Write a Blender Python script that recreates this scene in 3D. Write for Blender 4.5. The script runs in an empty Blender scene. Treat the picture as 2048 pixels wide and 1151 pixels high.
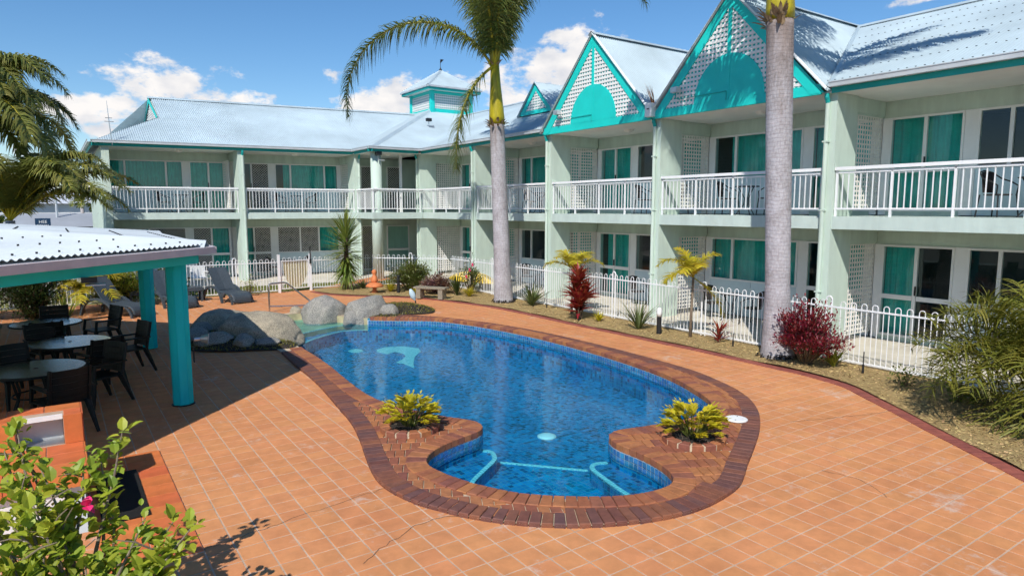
import bpy, math, random
from mathutils import Vector, Matrix, noise
from mathutils.geometry import delaunay_2d_cdt
R = random.Random(11)
PI = math.pi
SC = bpy.context.scene
COL = SC.collection

# ------------------------------------------------------------------ camera, sky, sun, exposure
cam_d = bpy.data.cameras.new("camera"); cam = bpy.data.objects.new("camera", cam_d); COL.objects.link(cam)
cam.location = (0, 0, 2.95)
cam.rotation_euler = (math.radians(90 - 6.796), 0, math.radians(-34.571))
cam_d.sensor_width = 36; cam_d.lens = 1330 / 2048 * 36
cam_d.clip_start = 0.05; cam_d.clip_end = 4000
SC.camera = cam

SUN_DIR = Vector((1.0, 0.82, -1.30)).normalized()          # the way the light travels
sun_el = math.asin(-SUN_DIR.z)
sun_rot = math.atan2(-SUN_DIR.x, -SUN_DIR.y)                # compass angle of the sun from +Y towards +X
sd = bpy.data.lights.new("sun", 'SUN'); sd.energy = 4.45; sd.angle = math.radians(0.53); sd.color = (1.0, 0.955, 0.88)
so = bpy.data.objects.new("sun", sd); COL.objects.link(so); so.location = (-20, -16, 26)
so.rotation_euler = SUN_DIR.to_track_quat('-Z', 'Y').to_euler()

W = bpy.data.worlds.new("World"); SC.world = W; W.use_nodes = True
wn = W.node_tree; wn.nodes.clear()
def N(t, kind, **kw):
    n = t.nodes.new(kind)
    for k, v in kw.items(): setattr(n, k, v)
    return n
def mth(t, op, a, b=None, c=None, clamp=False):
    n = t.nodes.new('ShaderNodeMath'); n.operation = op; n.use_clamp = clamp
    for i, v in enumerate((a, b, c)):
        if v is None: continue
        if isinstance(v, (int, float)): n.inputs[i].default_value = v
        else: t.links.new(v, n.inputs[i])
    return n.outputs[0]
sky = N(wn, 'ShaderNodeTexSky'); sky.sky_type = 'NISHITA'; sky.sun_disc = False
sky.sun_elevation = sun_el; sky.sun_rotation = sun_rot; sky.air_density = 1.0; sky.dust_density = 0.05; sky.ozone_density = 4.0; sky.altitude = 20
bg = N(wn, 'ShaderNodeBackground'); bg.inputs[1].default_value = 0.132
hsv = N(wn, 'ShaderNodeHueSaturation'); hsv.inputs['Saturation'].default_value = 1.20; hsv.inputs['Value'].default_value = .90; wn.links.new(sky.outputs[0], hsv.inputs['Color']); wn.links.new(hsv.outputs[0], bg.inputs[0])
tc = N(wn, 'ShaderNodeTexCoord')
sx = N(wn, 'ShaderNodeSeparateXYZ'); wn.links.new(tc.outputs['Generated'], sx.inputs[0])
az = mth(wn, 'ARCTAN2', sx.outputs[0], sx.outputs[1])
el = mth(wn, 'ARCSINE', sx.outputs[2])
nz = N(wn, 'ShaderNodeTexNoise'); nz.inputs['Scale'].default_value = 15; nz.inputs['Detail'].default_value = 9; nz.inputs['Roughness'].default_value = 0.6
mp = N(wn, 'ShaderNodeMapping'); mp.inputs['Scale'].default_value = (1, 1, 1.7); mp.inputs['Location'].default_value = (3.1, 1.7, 0.4)
wn.links.new(tc.outputs['Generated'], mp.inputs[0]); wn.links.new(mp.outputs[0], nz.inputs['Vector'])
# cumulus banks all round the sky: (azimuth, elevation, half width, half height)
CL = [(.150, .166, .095, .028), (.205, .150, .06, .020), (.038, .122, .065, .024), (.080, .098, .05, .016), (.700, .225, .062, .044), (.655, .197, .085, .026), (.735, .200, .05, .025), (.43, .150, .09, .040),
      (.50, .165, .06, .030), (.60, .165, .05, .022), (1.155, .262, .07, .018), (.01, .045, .06, .035), (-.12, .05, .10, .03), (-.30, .16, .12, .05),
      (1.45, .20, .16, .05), (1.9, .12, .2, .05), (2.4, .20, .16, .06), (2.9, .13, .2, .05), (-.75, .12, .2, .05), (-1.2, .22, .16, .06), (-1.8, .14, .2, .06), (-2.5, .2, .2, .06)]
m = None
for a0, e0, sa, se in CL:
    da = mth(wn, 'MULTIPLY', mth(wn, 'SUBTRACT', az, a0), 1 / sa)
    de = mth(wn, 'MULTIPLY', mth(wn, 'SUBTRACT', el, e0), 1 / se)
    q = mth(wn, 'SUBTRACT', 1.0, mth(wn, 'ADD', mth(wn, 'MULTIPLY', da, da), mth(wn, 'MULTIPLY', de, de)))
    m = q if m is None else mth(wn, 'MAXIMUM', m, q)
m = mth(wn, 'MAXIMUM', m, -1.6)
dens = mth(wn, 'ADD', mth(wn, 'MULTIPLY', m, 0.55), mth(wn, 'MULTIPLY', mth(wn, 'SUBTRACT', nz.outputs[0], 0.5), 4.2))
ms = N(wn, 'ShaderNodeMapRange'); ms.interpolation_type = 'SMOOTHSTEP'
ms.inputs['From Min'].default_value = 0.06; ms.inputs['From Max'].default_value = 0.62
wn.links.new(dens, ms.inputs[0])
nz2 = N(wn, 'ShaderNodeTexNoise'); nz2.inputs['Scale'].default_value = 22; nz2.inputs['Detail'].default_value = 6
wn.links.new(mp.outputs[0], nz2.inputs['Vector'])
cr = N(wn, 'ShaderNodeValToRGB'); cr.color_ramp.elements[0].position = .30; cr.color_ramp.elements[0].color = (.70, .72, .78, 1)
cr.color_ramp.elements[1].position = .62; cr.color_ramp.elements[1].color = (.98, .95, .93, 1)
wn.links.new(nz2.outputs[0], cr.inputs[0])
bgc = N(wn, 'ShaderNodeBackground'); bgc.inputs[1].default_value = 0.92; wn.links.new(cr.outputs[0], bgc.inputs[0])
mixw = N(wn, 'ShaderNodeMixShader'); wn.links.new(ms.outputs[0], mixw.inputs[0]); wn.links.new(bg.outputs[0], mixw.inputs[1]); wn.links.new(bgc.outputs[0], mixw.inputs[2])
ow = N(wn, 'ShaderNodeOutputWorld'); wn.links.new(mixw.outputs[0], ow.inputs[0])

SC.view_settings.view_transform = 'Standard'; SC.view_settings.look = 'None'; SC.view_settings.gamma = 1
SC.view_settings.exposure = 0.15
SC.view_settings.use_curve_mapping = False
SC.render.engine = 'CYCLES'
SC.cycles.max_bounces = 7; SC.cycles.transparent_max_bounces = 7; SC.cycles.diffuse_bounces = 5; SC.cycles.glossy_bounces = 2; SC.cycles.transmission_bounces = 2
SC.cycles.use_adaptive_sampling = True; SC.cycles.adaptive_threshold = 0.03; SC.cycles.use_light_tree = False
SC.cycles.caustics_reflective = False; SC.cycles.caustics_refractive = False
SC.cycles.use_denoising = True

# ------------------------------------------------------------------ helpers
WMC = {}
def wm(o):
    if o is None: return Matrix.Identity(4)
    k = o.name
    if k in WMC: return WMC[k]
    m = wm(o.parent) @ (o.matrix_parent_inverse if o.parent else Matrix.Identity(4)) @ o.matrix_basis
    WMC[k] = m
    return m
def setp(o, parent):
    if parent is not None:
        o.parent = parent; o.matrix_parent_inverse = wm(parent).inverted()
def tag(o, label=None, cat=None, group=None, kind=None):
    if label: o['label'] = label
    if cat: o['category'] = cat
    if group: o['group'] = group
    if kind: o['kind'] = kind
    return o
def thing(name, label, cat, loc=(0, 0, 0), group=None, rz=0):
    o = bpy.data.objects.new(name, None); COL.objects.link(o); o.location = loc; o.rotation_euler = (0, 0, rz); o.empty_display_size = .2
    return tag(o, label, cat, group)
class MB:
    def __init__(s): s.v = []; s.f = []
    def add(s, vs, fs):
        n = len(s.v); s.v += [tuple(p) for p in vs]; s.f += [tuple(i + n for i in f) for f in fs]; return s
    def box(s, a, b):
        x0, y0, z0 = a; x1, y1, z1 = b
        if x0 > x1: x0, x1 = x1, x0
        if y0 > y1: y0, y1 = y1, y0
        if z0 > z1: z0, z1 = z1, z0
        return s.add([(x0, y0, z0), (x1, y0, z0), (x1, y1, z0), (x0, y1, z0), (x0, y0, z1), (x1, y0, z1), (x1, y1, z1), (x0, y1, z1)],
                     [(3, 2, 1, 0), (4, 5, 6, 7), (0, 1, 5, 4), (1, 2, 6, 5), (2, 3, 7, 6), (3, 0, 4, 7)])
    def mbox(s, M, sx, sy, sz, z0=0):
        b = MB().box((-sx / 2, -sy / 2, z0), (sx / 2, sy / 2, z0 + sz)); return s.add([M @ Vector(p) for p in b.v], b.f)
    def quad(s, a, b, c, d): return s.add([a, b, c, d], [(0, 1, 2, 3)])
    def tube(s, pts, r, n=6, cap=True, up=None):
        pts = [Vector(p) for p in pts]; k = len(pts); rr = r if isinstance(r, (list, tuple)) else [r] * k
        base = len(s.v); a = None
        for i, p in enumerate(pts):
            t = (pts[min(i + 1, k - 1)] - pts[max(i - 1, 0)])
            if t.length < 1e-9: t = Vector((0, 0, 1))
            t.normalize()
            if a is None:
                a = Vector((0, 0, 1)) if abs(t.z) < .9 else Vector((1, 0, 0))
            a = (a - t * a.dot(t))
            if a.length < 1e-6: a = t.orthogonal()
            a.normalize(); b = t.cross(a)
            for j in range(n):
                th = 2 * PI * j / n; s.v.append(tuple(p + (a * math.cos(th) + b * math.sin(th)) * rr[i]))
        for i in range(k - 1):
            for j in range(n):
                q = base + i * n; s.f.append((q + j, q + (j + 1) % n, q + n + (j + 1) % n, q + n + j))
        if cap:
            s.f.append(tuple(base + j for j in reversed(range(n)))); s.f.append(tuple(base + (k - 1) * n + j for j in range(n)))
        return s
    def prism(s, poly, z0, z1, ch=0):
        n = len(poly); b = len(s.v)
        s.v += [(x, y, z0) for x, y in poly]
        if ch:
            cx = sum(p[0] for p in poly) / n; cy = sum(p[1] for p in poly) / n
            s.v += [(x, y, z1 - ch) for x, y in poly]
            for x, y in poly:
                d = math.hypot(cx - x, cy - y) or 1; k = min(ch * 1.35 / d, .5); s.v.append((x + (cx - x) * k, y + (cy - y) * k, z1))
            L = 3
        else:
            s.v += [(x, y, z1) for x, y in poly]; L = 2
        for l in range(L - 1):
            for i in range(n):
                j = (i + 1) % n; s.f.append((b + l * n + i, b + l * n + j, b + (l + 1) * n + j, b + (l + 1) * n + i))
        s.f.append(tuple(b + (L - 1) * n + i for i in range(n)))
        s.f.append(tuple(b + i for i in reversed(range(n))))
        return s
    def lathe(s, prof, c=(0, 0, 0), n=16, cap=True):
        b = len(s.v)
        for r, z in prof:
            for j in range(n):
                t = 2 * PI * j / n; s.v.append((c[0] + r * math.cos(t), c[1] + r * math.sin(t), c[2] + z))
        for i in range(len(prof) - 1):
            for j in range(n):
                q = b + i * n; s.f.append((q + j, q + (j + 1) % n, q + n + (j + 1) % n, q + n + j))
        if cap:
            s.f.append(tuple(b + j for j in reversed(range(n)))); s.f.append(tuple(b + (len(prof) - 1) * n + j for j in range(n)))
        return s
    def xf(s, fn, flip=False):
        s.v = [tuple(fn(*p)) for p in s.v]
        if flip: s.f = [tuple(reversed(f)) for f in s.f]
        return s
def mesh_of(name, mb, m, smooth=False):
    me = bpy.data.meshes.new(name); me.from_pydata(mb.v, [], mb.f)
    if m: me.materials.append(m)
    if smooth: me.polygons.foreach_set('use_smooth', [True] * len(me.polygons))
    me.update(); return me
def obj(name, mb, m, parent=None, smooth=False, kind=None, label=None, origin=None):
    if not mb.v: return None
    xs = [p[0] for p in mb.v]; ys = [p[1] for p in mb.v]; zs = [p[2] for p in mb.v]
    o0 = origin or ((min(xs) + max(xs)) / 2, (min(ys) + max(ys)) / 2, min(zs))
    mb.v = [(p[0] - o0[0], p[1] - o0[1], p[2] - o0[2]) for p in mb.v]
    me = mesh_of(name, mb, m, smooth)
    o = bpy.data.objects.new(name, me); COL.objects.link(o); o.location = o0
    setp(o, parent); tag(o, label, None, None, kind)
    return o
def inst(name, me, M, parent=None):
    o = bpy.data.objects.new(name, me); COL.objects.link(o); o.matrix_basis = M; setp(o, parent); return o
def T3(x, y, z, rz=0): return Matrix.Translation((x, y, z)) @ Matrix.Rotation(rz, 4, 'Z')
def copy_tree(o, M, parent=None):
    "a copy of a thing with its parts and sub-parts, moved to M"
    c = o.copy(); COL.objects.link(c)
    if parent is None:
        if M is not None: c.matrix_basis = M
    else: c.parent = parent; c.matrix_parent_inverse = o.matrix_parent_inverse.copy()
    for ch in o.children: copy_tree(ch, None, c)
    return c
def inpoly(x, y, P):
    c = False; j = len(P) - 1
    for i in range(len(P)):
        xi, yi = P[i]; xj, yj = P[j]
        if (yi > y) != (yj > y) and x < (xj - xi) * (y - yi) / (yj - yi) + xi: c = not c
        j = i
    return c
def catmull(P, per, closed=True):
    out = []; n = len(P)
    for i in range(n if closed else n - 1):
        g = lambda k: Vector(P[k % n]) if closed else Vector(P[max(0, min(n - 1, k))])
        a, b, c, d = g(i - 1), g(i), g(i + 1), g(i + 2)
        for j in range(per):
            t = j / per
            out.append(tuple(.5 * ((2 * b) + (c - a) * t + (2 * a - 5 * b + 4 * c - d) * t * t + (3 * b - a - 3 * c + d) * t ** 3)))
    if not closed: out.append(tuple(P[-1]))
    return out
def resample(P, step, closed=True):
    Q = [Vector(p) for p in P] + ([Vector(P[0])] if closed else [])
    L = [0]
    for i in range(1, len(Q)): L.append(L[-1] + (Q[i] - Q[i - 1]).length)
    n = max(2, round(L[-1] / step)); out = []; k = 0
    for i in range(n + (0 if closed else 1)):
        t = L[-1] * i / n
        while k < len(L) - 2 and L[k + 1] < t: k += 1
        d = L[k + 1] - L[k] or 1; out.append(tuple(Q[k].lerp(Q[k + 1], (t - L[k]) / d)))
    return out
def smooth_closed(P, it=2):
    for _ in range(it):
        n = len(P); P = [tuple((P[i - 1][k] + 2 * P[i][k] + P[(i + 1) % n][k]) / 4 for k in (0, 1)) for i in range(n)]
    return P
def offset(P, d, closed=True):
    n = len(P); out = []
    for i in range(n):
        a = Vector(P[i - 1] if closed or i else P[0]); b = Vector(P[(i + 1) % n] if closed or i < n - 1 else P[-1])
        t = (b - a); t.normalize(); out.append((P[i][0] + t.y * d, P[i][1] - t.x * d))
    return out
def area2(P): return sum(P[i - 1][0] * P[i][1] - P[i][0] * P[i - 1][1] for i in range(len(P)))
def sheet(outer, holes, zf, pts=()):
    V = []; E = []
    for poly in [outer] + list(holes):
        b = len(V); V += [Vector(p) for p in poly]; E += [(b + i, b + (i + 1) % len(poly)) for i in range(len(poly))]
    V += [Vector(p) for p in pts]
    vo, eo, fo, *_ = delaunay_2d_cdt(V, E, [], 0, 1e-5)
    mb = MB(); mb.v = [(p.x, p.y, zf(p.x, p.y)) for p in vo]
    for f in fo:
        cx = sum(vo[i].x for i in f) / len(f); cy = sum(vo[i].y for i in f) / len(f)
        if inpoly(cx, cy, outer) and not any(inpoly(cx, cy, h) for h in holes): mb.f.append(tuple(f))
    return mb

# ------------------------------------------------------------------ materials
def base(name):
    m = bpy.data.materials.new(name); m.use_nodes = True; t = m.node_tree
    return m, t, t.nodes['Principled BSDF']
def pm(name, col, rough=.6, var=.12, scale=4., bump=0., bscale=60., metal=0., spec=.4, rnd=0., isl=False, col2=None, stretch=(1, 1, 1), coat=0., trans=None, world=False):
    "painted / natural surface: two-scale colour variation, per-piece tone, fine relief"
    m, t, b = base(name); L = t.links
    g = N(t, 'ShaderNodeTexCoord'); src = g.outputs['Object']
    if world:
        ge = N(t, 'ShaderNodeNewGeometry'); src = ge.outputs['Position']
    mpn = N(t, 'ShaderNodeMapping'); mpn.inputs['Scale'].default_value = stretch; L.new(src, mpn.inputs[0])
    n1 = N(t, 'ShaderNodeTexNoise'); n1.inputs['Scale'].default_value = scale; n1.inputs['Detail'].default_value = 5; n1.inputs['Roughness'].default_value = .65; L.new(mpn.outputs[0], n1.inputs['Vector'])
    mx = N(t, 'ShaderNodeMix', data_type='RGBA')
    c2 = col2 or tuple(c * (1 - 2.2 * var) for c in col); c1 = col if col2 else tuple(min(1, c * (1 + var)) for c in col)
    mx.inputs[6].default_value = (*c1, 1); mx.inputs[7].default_value = (*c2, 1)
    rmp = N(t, 'ShaderNodeMapRange'); rmp.inputs['From Min'].default_value = .3; rmp.inputs['From Max'].default_value = .75; L.new(n1.outputs[0], rmp.inputs[0]); L.new(rmp.outputs[0], mx.inputs[0])
    out = mx.outputs[2]
    if rnd:
        if isl: ge2 = N(t, 'ShaderNodeNewGeometry'); rv = ge2.outputs['Random Per Island']; oi = N(t, 'ShaderNodeObjectInfo'); rv = mth(t, 'FRACT', mth(t, 'ADD', mth(t, 'MULTIPLY', rv, 3.7), mth(t, 'MULTIPLY', oi.outputs['Random'], 5.3)))
        else: oi = N(t, 'ShaderNodeObjectInfo'); rv = oi.outputs['Random']
        hs = N(t, 'ShaderNodeHueSaturation'); L.new(out, hs.inputs['Color'])
        L.new(mth(t, 'MULTIPLY_ADD', rv, 2 * rnd, 1 - rnd), hs.inputs['Value'])
        L.new(mth(t, 'MULTIPLY_ADD', mth(t, 'FRACT', mth(t, 'MULTIPLY', rv, 7.31)), .04 * min(1, rnd * 5), .5 - .02 * min(1, rnd * 5)), hs.inputs['Hue'])
        out = hs.outputs[0]
    L.new(out, b.inputs['Base Color'])
    b.inputs['Roughness'].default_value = rough; b.inputs['Metallic'].default_value = metal; b.inputs['Specular IOR Level'].default_value = spec
    if coat: b.inputs['Coat Weight'].default_value = coat
    if bump:
        n2 = N(t, 'ShaderNodeTexNoise'); n2.inputs['Scale'].default_value = bscale; n2.inputs['Detail'].default_value = 6; L.new(mpn.outputs[0], n2.inputs['Vector'])
        bp = N(t, 'ShaderNodeBump'); bp.inputs['Strength'].default_value = bump; bp.inputs['Distance'].default_value = .02; L.new(n2.outputs[0], bp.inputs['Height']); L.new(bp.outputs[0], b.inputs['Normal'])
    if trans:
        tr = N(t, 'ShaderNodeBsdfTranslucent'); tr.inputs[0].default_value = (*trans, 1)
        ms_ = N(t, 'ShaderNodeMixShader'); ms_.inputs[0].default_value = .32
        L.new(b.outputs[0], ms_.inputs[1]); L.new(tr.outputs[0], ms_.inputs[2]); L.new(ms_.outputs[0], t.nodes['Material Output'].inputs[0])
    return m
M = {}
M['mint'] = pm('mint_render', (.53, .635, .555), .75, .07, 1.6, .15, 90, world=True, stretch=(2.2, 2.2, .45))
M['white'] = pm('white_paint', (.80, .80, .79), .45, .04, 2., .03, 40)
M['fencewhite'] = pm('white_powdercoat', (.82, .83, .84), .35, .04, 3.)
M['cream'] = pm('aged_white_lattice', (.80, .78, .73), .6, .08, 5.)
M['panel'] = pm('pale_blue_panel', (.60, .72, .76), .6, .04, 2.)
M['teal'] = pm('teal_gable_paint', (.012, .60, .55), .5, .05, 1.5, .04, 60, world=True)
M['tealshade'] = pm('teal_shaded_tone', (.008, .36, .34), .5, .06, 1.5, .04, 60, world=True)  # gable teal darkened: gutter and lattice shade put into the colour
M['tealpost'] = pm('teal_post_paint', (.008, .58, .60), .5, .07, 2., .08, 60, spec=.2, stretch=(3, 3, .6))
M['soffit'] = pm('white_soffit', (.80, .78, .73), .8, .05, 1.)
M['roof'] = pm('pale_corrugated_steel', (.43, .525, .572), .40, .10, .5, .02, 30, metal=.0, spec=.4, world=True, stretch=(1, 1, 1))
M['pavroof'] = pm('white_corrugated_steel', (.58, .63, .65), .42, .07, .7, .02, 30, spec=.4, world=True)
M['gutter'] = pm('grey_gutter', (.55, .58, .60), .4, .08, 2., metal=.2)
M['slab'] = pm('mint_slab_edge', (.52, .62, .575), .75, .07, 1.8, .1, 80, world=True, stretch=(1.5, 1.5, .5))
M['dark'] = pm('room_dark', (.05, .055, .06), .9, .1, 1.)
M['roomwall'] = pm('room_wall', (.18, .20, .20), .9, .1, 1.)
M['curtain'] = pm('teal_curtain', (.05, .56, .50), .85, .1, 3.)
M['curtain2'] = pm('pale_lining_curtain', (.40, .52, .55), .9, .08, 3.)
M['black'] = pm('black_plastic', (.018, .018, .02), .45, .2, 6.)
M['wicker'] = pm('dark_wicker', (.035, .026, .024), .55, .25, 30., .4, 120)
M['lounger'] = pm('charcoal_resin', (.055, .072, .088), .5, .15, 20., .5, 160)
M['chairp'] = pm('dark_green_resin', (.012, .015, .014), .5, .15, 6., spec=.25)
M['concrete'] = pm('patio_concrete', (.60, .55, .46), .85, .12, 1.2, .25, 50, world=True)
M['grout'] = pm('grey_grout', (.53, .385, .28), .9, .15, 3., .2, 80, world=True)
M['stainless'] = pm('stainless_steel', (.55, .50, .45), .25, .1, 8., metal=.9)
M['silver'] = pm('galvanised', (.6, .6, .6), .3, .1, 8., metal=.8)
M['timber'] = pm('weathered_timber', (.27, .24, .18), .85, .2, 5., .3, 60, stretch=(1, 8, 8))
M['terracotta'] = pm('terracotta_ornament', (.62, .20, .07), .7, .15, 8.)
M['yellow'] = pm('yellow_cover', (.80, .55, .05), .6, .08, 4.)
M['beige'] = pm('beige_mesh', (.58, .54, .34), .8, .08, 60.)
M['pinkwhite'] = pm('aged_white_gutter', (.64, .56, .55), .45, .08, 2.)
def rock_mat(name, c1, c2):
    m, t, b = base(name); L = t.links
    g = N(t, 'ShaderNodeTexCoord')
    n1 = N(t, 'ShaderNodeTexNoise'); n1.inputs['Scale'].default_value = 2.2; n1.inputs['Detail'].default_value = 8; n1.inputs['Roughness'].default_value = .7; L.new(g.outputs['Object'], n1.inputs['Vector'])
    n2 = N(t, 'ShaderNodeTexNoise'); n2.inputs['Scale'].default_value = 55; n2.inputs['Detail'].default_value = 3; L.new(g.outputs['Object'], n2.inputs['Vector'])
    cr_ = N(t, 'ShaderNodeValToRGB'); cr_.color_ramp.elements[0].position = .35; cr_.color_ramp.elements[0].color = (*c1, 1); cr_.color_ramp.elements[1].position = .7; cr_.color_ramp.elements[1].color = (*c2, 1); L.new(n1.outputs[0], cr_.inputs[0])
    mx = N(t, 'ShaderNodeMix', data_type='RGBA'); mx.blend_type = 'MULTIPLY'; mx.inputs[0].default_value = .75
    cr2 = N(t, 'ShaderNodeValToRGB'); cr2.color_ramp.elements[0].position = .35; cr2.color_ramp.elements[0].color = (.22, .22, .24, 1); cr2.color_ramp.elements[1].position = .6; cr2.color_ramp.elements[1].color = (1, 1, 1, 1); L.new(n2.outputs[0], cr2.inputs[0])
    L.new(cr_.outputs[0], mx.inputs[6]); L.new(cr2.outputs[0], mx.inputs[7]); L.new(mx.outputs[2], b.inputs['Base Color']); b.inputs['Roughness'].default_value = .9
    bp = N(t, 'ShaderNodeBump'); bp.inputs['Strength'].default_value = .7; bp.inputs['Distance'].default_value = .03; L.new(n2.outputs[0], bp.inputs['Height']); L.new(bp.outputs[0], b.inputs['Normal'])
    return m
M['rock'] = rock_mat('granite_boulder', (.33, .29, .22), (.62, .53, .38))
M['rock2'] = rock_mat('grey_granite_boulder', (.29, .28, .26), (.50, .465, .39))
# terracotta stencilled tiles
def tile_mat():
    m = pm('terracotta_tile', (.64, .275, .112), .72, .09, 5., .12, 60, rnd=.03, isl=True, stretch=(1, 1, 1), world=True)
    t = m.node_tree; L = t.links; b = t.nodes['Principled BSDF']
    src = b.inputs['Base Color'].links[0].from_socket
    ge = N(t, 'ShaderNodeNewGeometry')
    # worn bleached patches and dark water stains with their own shapes
    n1 = N(t, 'ShaderNodeTexNoise'); n1.inputs['Scale'].default_value = 1.15; n1.inputs['Detail'].default_value = 6; n1.inputs['Roughness'].default_value = .72; L.new(ge.outputs['Position'], n1.inputs['Vector'])
    n3 = N(t, 'ShaderNodeTexNoise'); n3.inputs['Scale'].default_value = 7.; n3.inputs['Detail'].default_value = 8; n3.inputs['Roughness'].default_value = .75; L.new(ge.outputs['Position'], n3.inputs['Vector'])
    r = N(t, 'ShaderNodeMapRange'); r.inputs['From Min'].default_value = 1.25; r.inputs['From Max'].default_value = 1.42; L.new(mth(t, 'ADD', mth(t, 'MULTIPLY', n1.outputs[0], 1.25), mth(t, 'MULTIPLY', n3.outputs[0], 1.0)), r.inputs[0])
    mx = N(t, 'ShaderNodeMix', data_type='RGBA'); L.new(mth(t, 'MULTIPLY', r.outputs[0], .7), mx.inputs[0]); L.new(src, mx.inputs[6]); mx.inputs[7].default_value = (.62, .50, .42, 1)
    n2 = N(t, 'ShaderNodeTexNoise'); n2.inputs['Scale'].default_value = .55; n2.inputs['Detail'].default_value = 5; n2.inputs['Roughness'].default_value = .6; L.new(ge.outputs['Position'], n2.inputs['Vector'])
    r2 = N(t, 'ShaderNodeMapRange'); r2.inputs['From Min'].default_value = .35; r2.inputs['From Max'].default_value = .7; L.new(n2.outputs[0], r2.inputs[0])
    mx2 = N(t, 'ShaderNodeMix', data_type='RGBA'); mx2.blend_type = 'MULTIPLY'; L.new(r2.outputs[0], mx2.inputs[0]); L.new(mx.outputs[2], mx2.inputs[6]); mx2.inputs[7].default_value = (.86, .80, .76, 1)
    L.new(mx2.outputs[2], b.inputs['Base Color'])
    return m
M['tile'] = tile_mat()
M['tileb'] = pm('orange_glazed_tile', (.64, .175, .055), .45, .12, 4., .05, 40, rnd=.08, isl=True)
def brick_mat(name, cols, rough=.75):
    m, t, b = base(name); L = t.links
    oi = N(t, 'ShaderNodeObjectInfo'); ge = N(t, 'ShaderNodeNewGeometry')
    rv = mth(t, 'FRACT', mth(t, 'ADD', mth(t, 'MULTIPLY', oi.outputs['Random'], 7.9), mth(t, 'MULTIPLY', ge.outputs['Random Per Island'], 3.3)))
    cr_ = N(t, 'ShaderNodeValToRGB'); e = cr_.color_ramp.elements
    while len(e) < len(cols): e.new(.5)
    for i, c in enumerate(cols): e[i].position = (i + .0) / len(cols); e[i].color = (*c, 1)
    cr_.color_ramp.interpolation = 'LINEAR'; L.new(rv, cr_.inputs[0])
    n1 = N(t, 'ShaderNodeTexNoise'); n1.inputs['Scale'].default_value = 9; n1.inputs['Detail'].default_value = 6; n1.inputs['Roughness'].default_value = .7; L.new(ge.outputs['Position'], n1.inputs['Vector'])
    mx = N(t, 'ShaderNodeMix', data_type='RGBA'); mx.blend_type = 'MULTIPLY'; mx.inputs[0].default_value = .8
    c2 = N(t, 'ShaderNodeValToRGB'); c2.color_ramp.elements[0].position = .3; c2.color_ramp.elements[0].color = (.55, .5, .52, 1); c2.color_ramp.elements[1].position = .7; c2.color_ramp.elements[1].color = (1.15, 1.1, 1.05, 1); L.new(n1.outputs[0], c2.inputs[0])
    L.new(cr_.outputs[0], mx.inputs[6]); L.new(c2.outputs[0], mx.inputs[7]); L.new(mx.outputs[2], b.inputs['Base Color']); b.inputs['Roughness'].default_value = rough
    n2 = N(t, 'ShaderNodeTexNoise'); n2.inputs['Scale'].default_value = 80; n2.inputs['Detail'].default_value = 4; L.new(ge.outputs['Position'], n2.inputs['Vector'])
    bp = N(t, 'ShaderNodeBump'); bp.inputs['Strength'].default_value = .35; bp.inputs['Distance'].default_value = .01; L.new(n2.outputs[0], bp.inputs['Height']); L.new(bp.outputs[0], b.inputs['Normal'])
    return m
M['brick_out'] = brick_mat('plum_coping_brick', [(.17, .062, .045), (.20, .075, .050), (.13, .062, .060), (.23, .085, .048), (.25, .095, .048), (.16, .068, .055)])
M['brick_in'] = brick_mat('tan_coping_brick', [(.38, .145, .055), (.43, .175, .062), (.27, .09, .052), (.35, .125, .052), (.23, .08, .058), (.41, .165, .065)])
M['brick_edge'] = brick_mat('red_edging_brick', [(.30, .085, .06), (.34, .10, .07), (.27, .075, .058)])
M['mortar'] = pm('sandy_mortar', (.56, .45, .32), .95, .15, 6., .5, 90, world=True)
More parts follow.
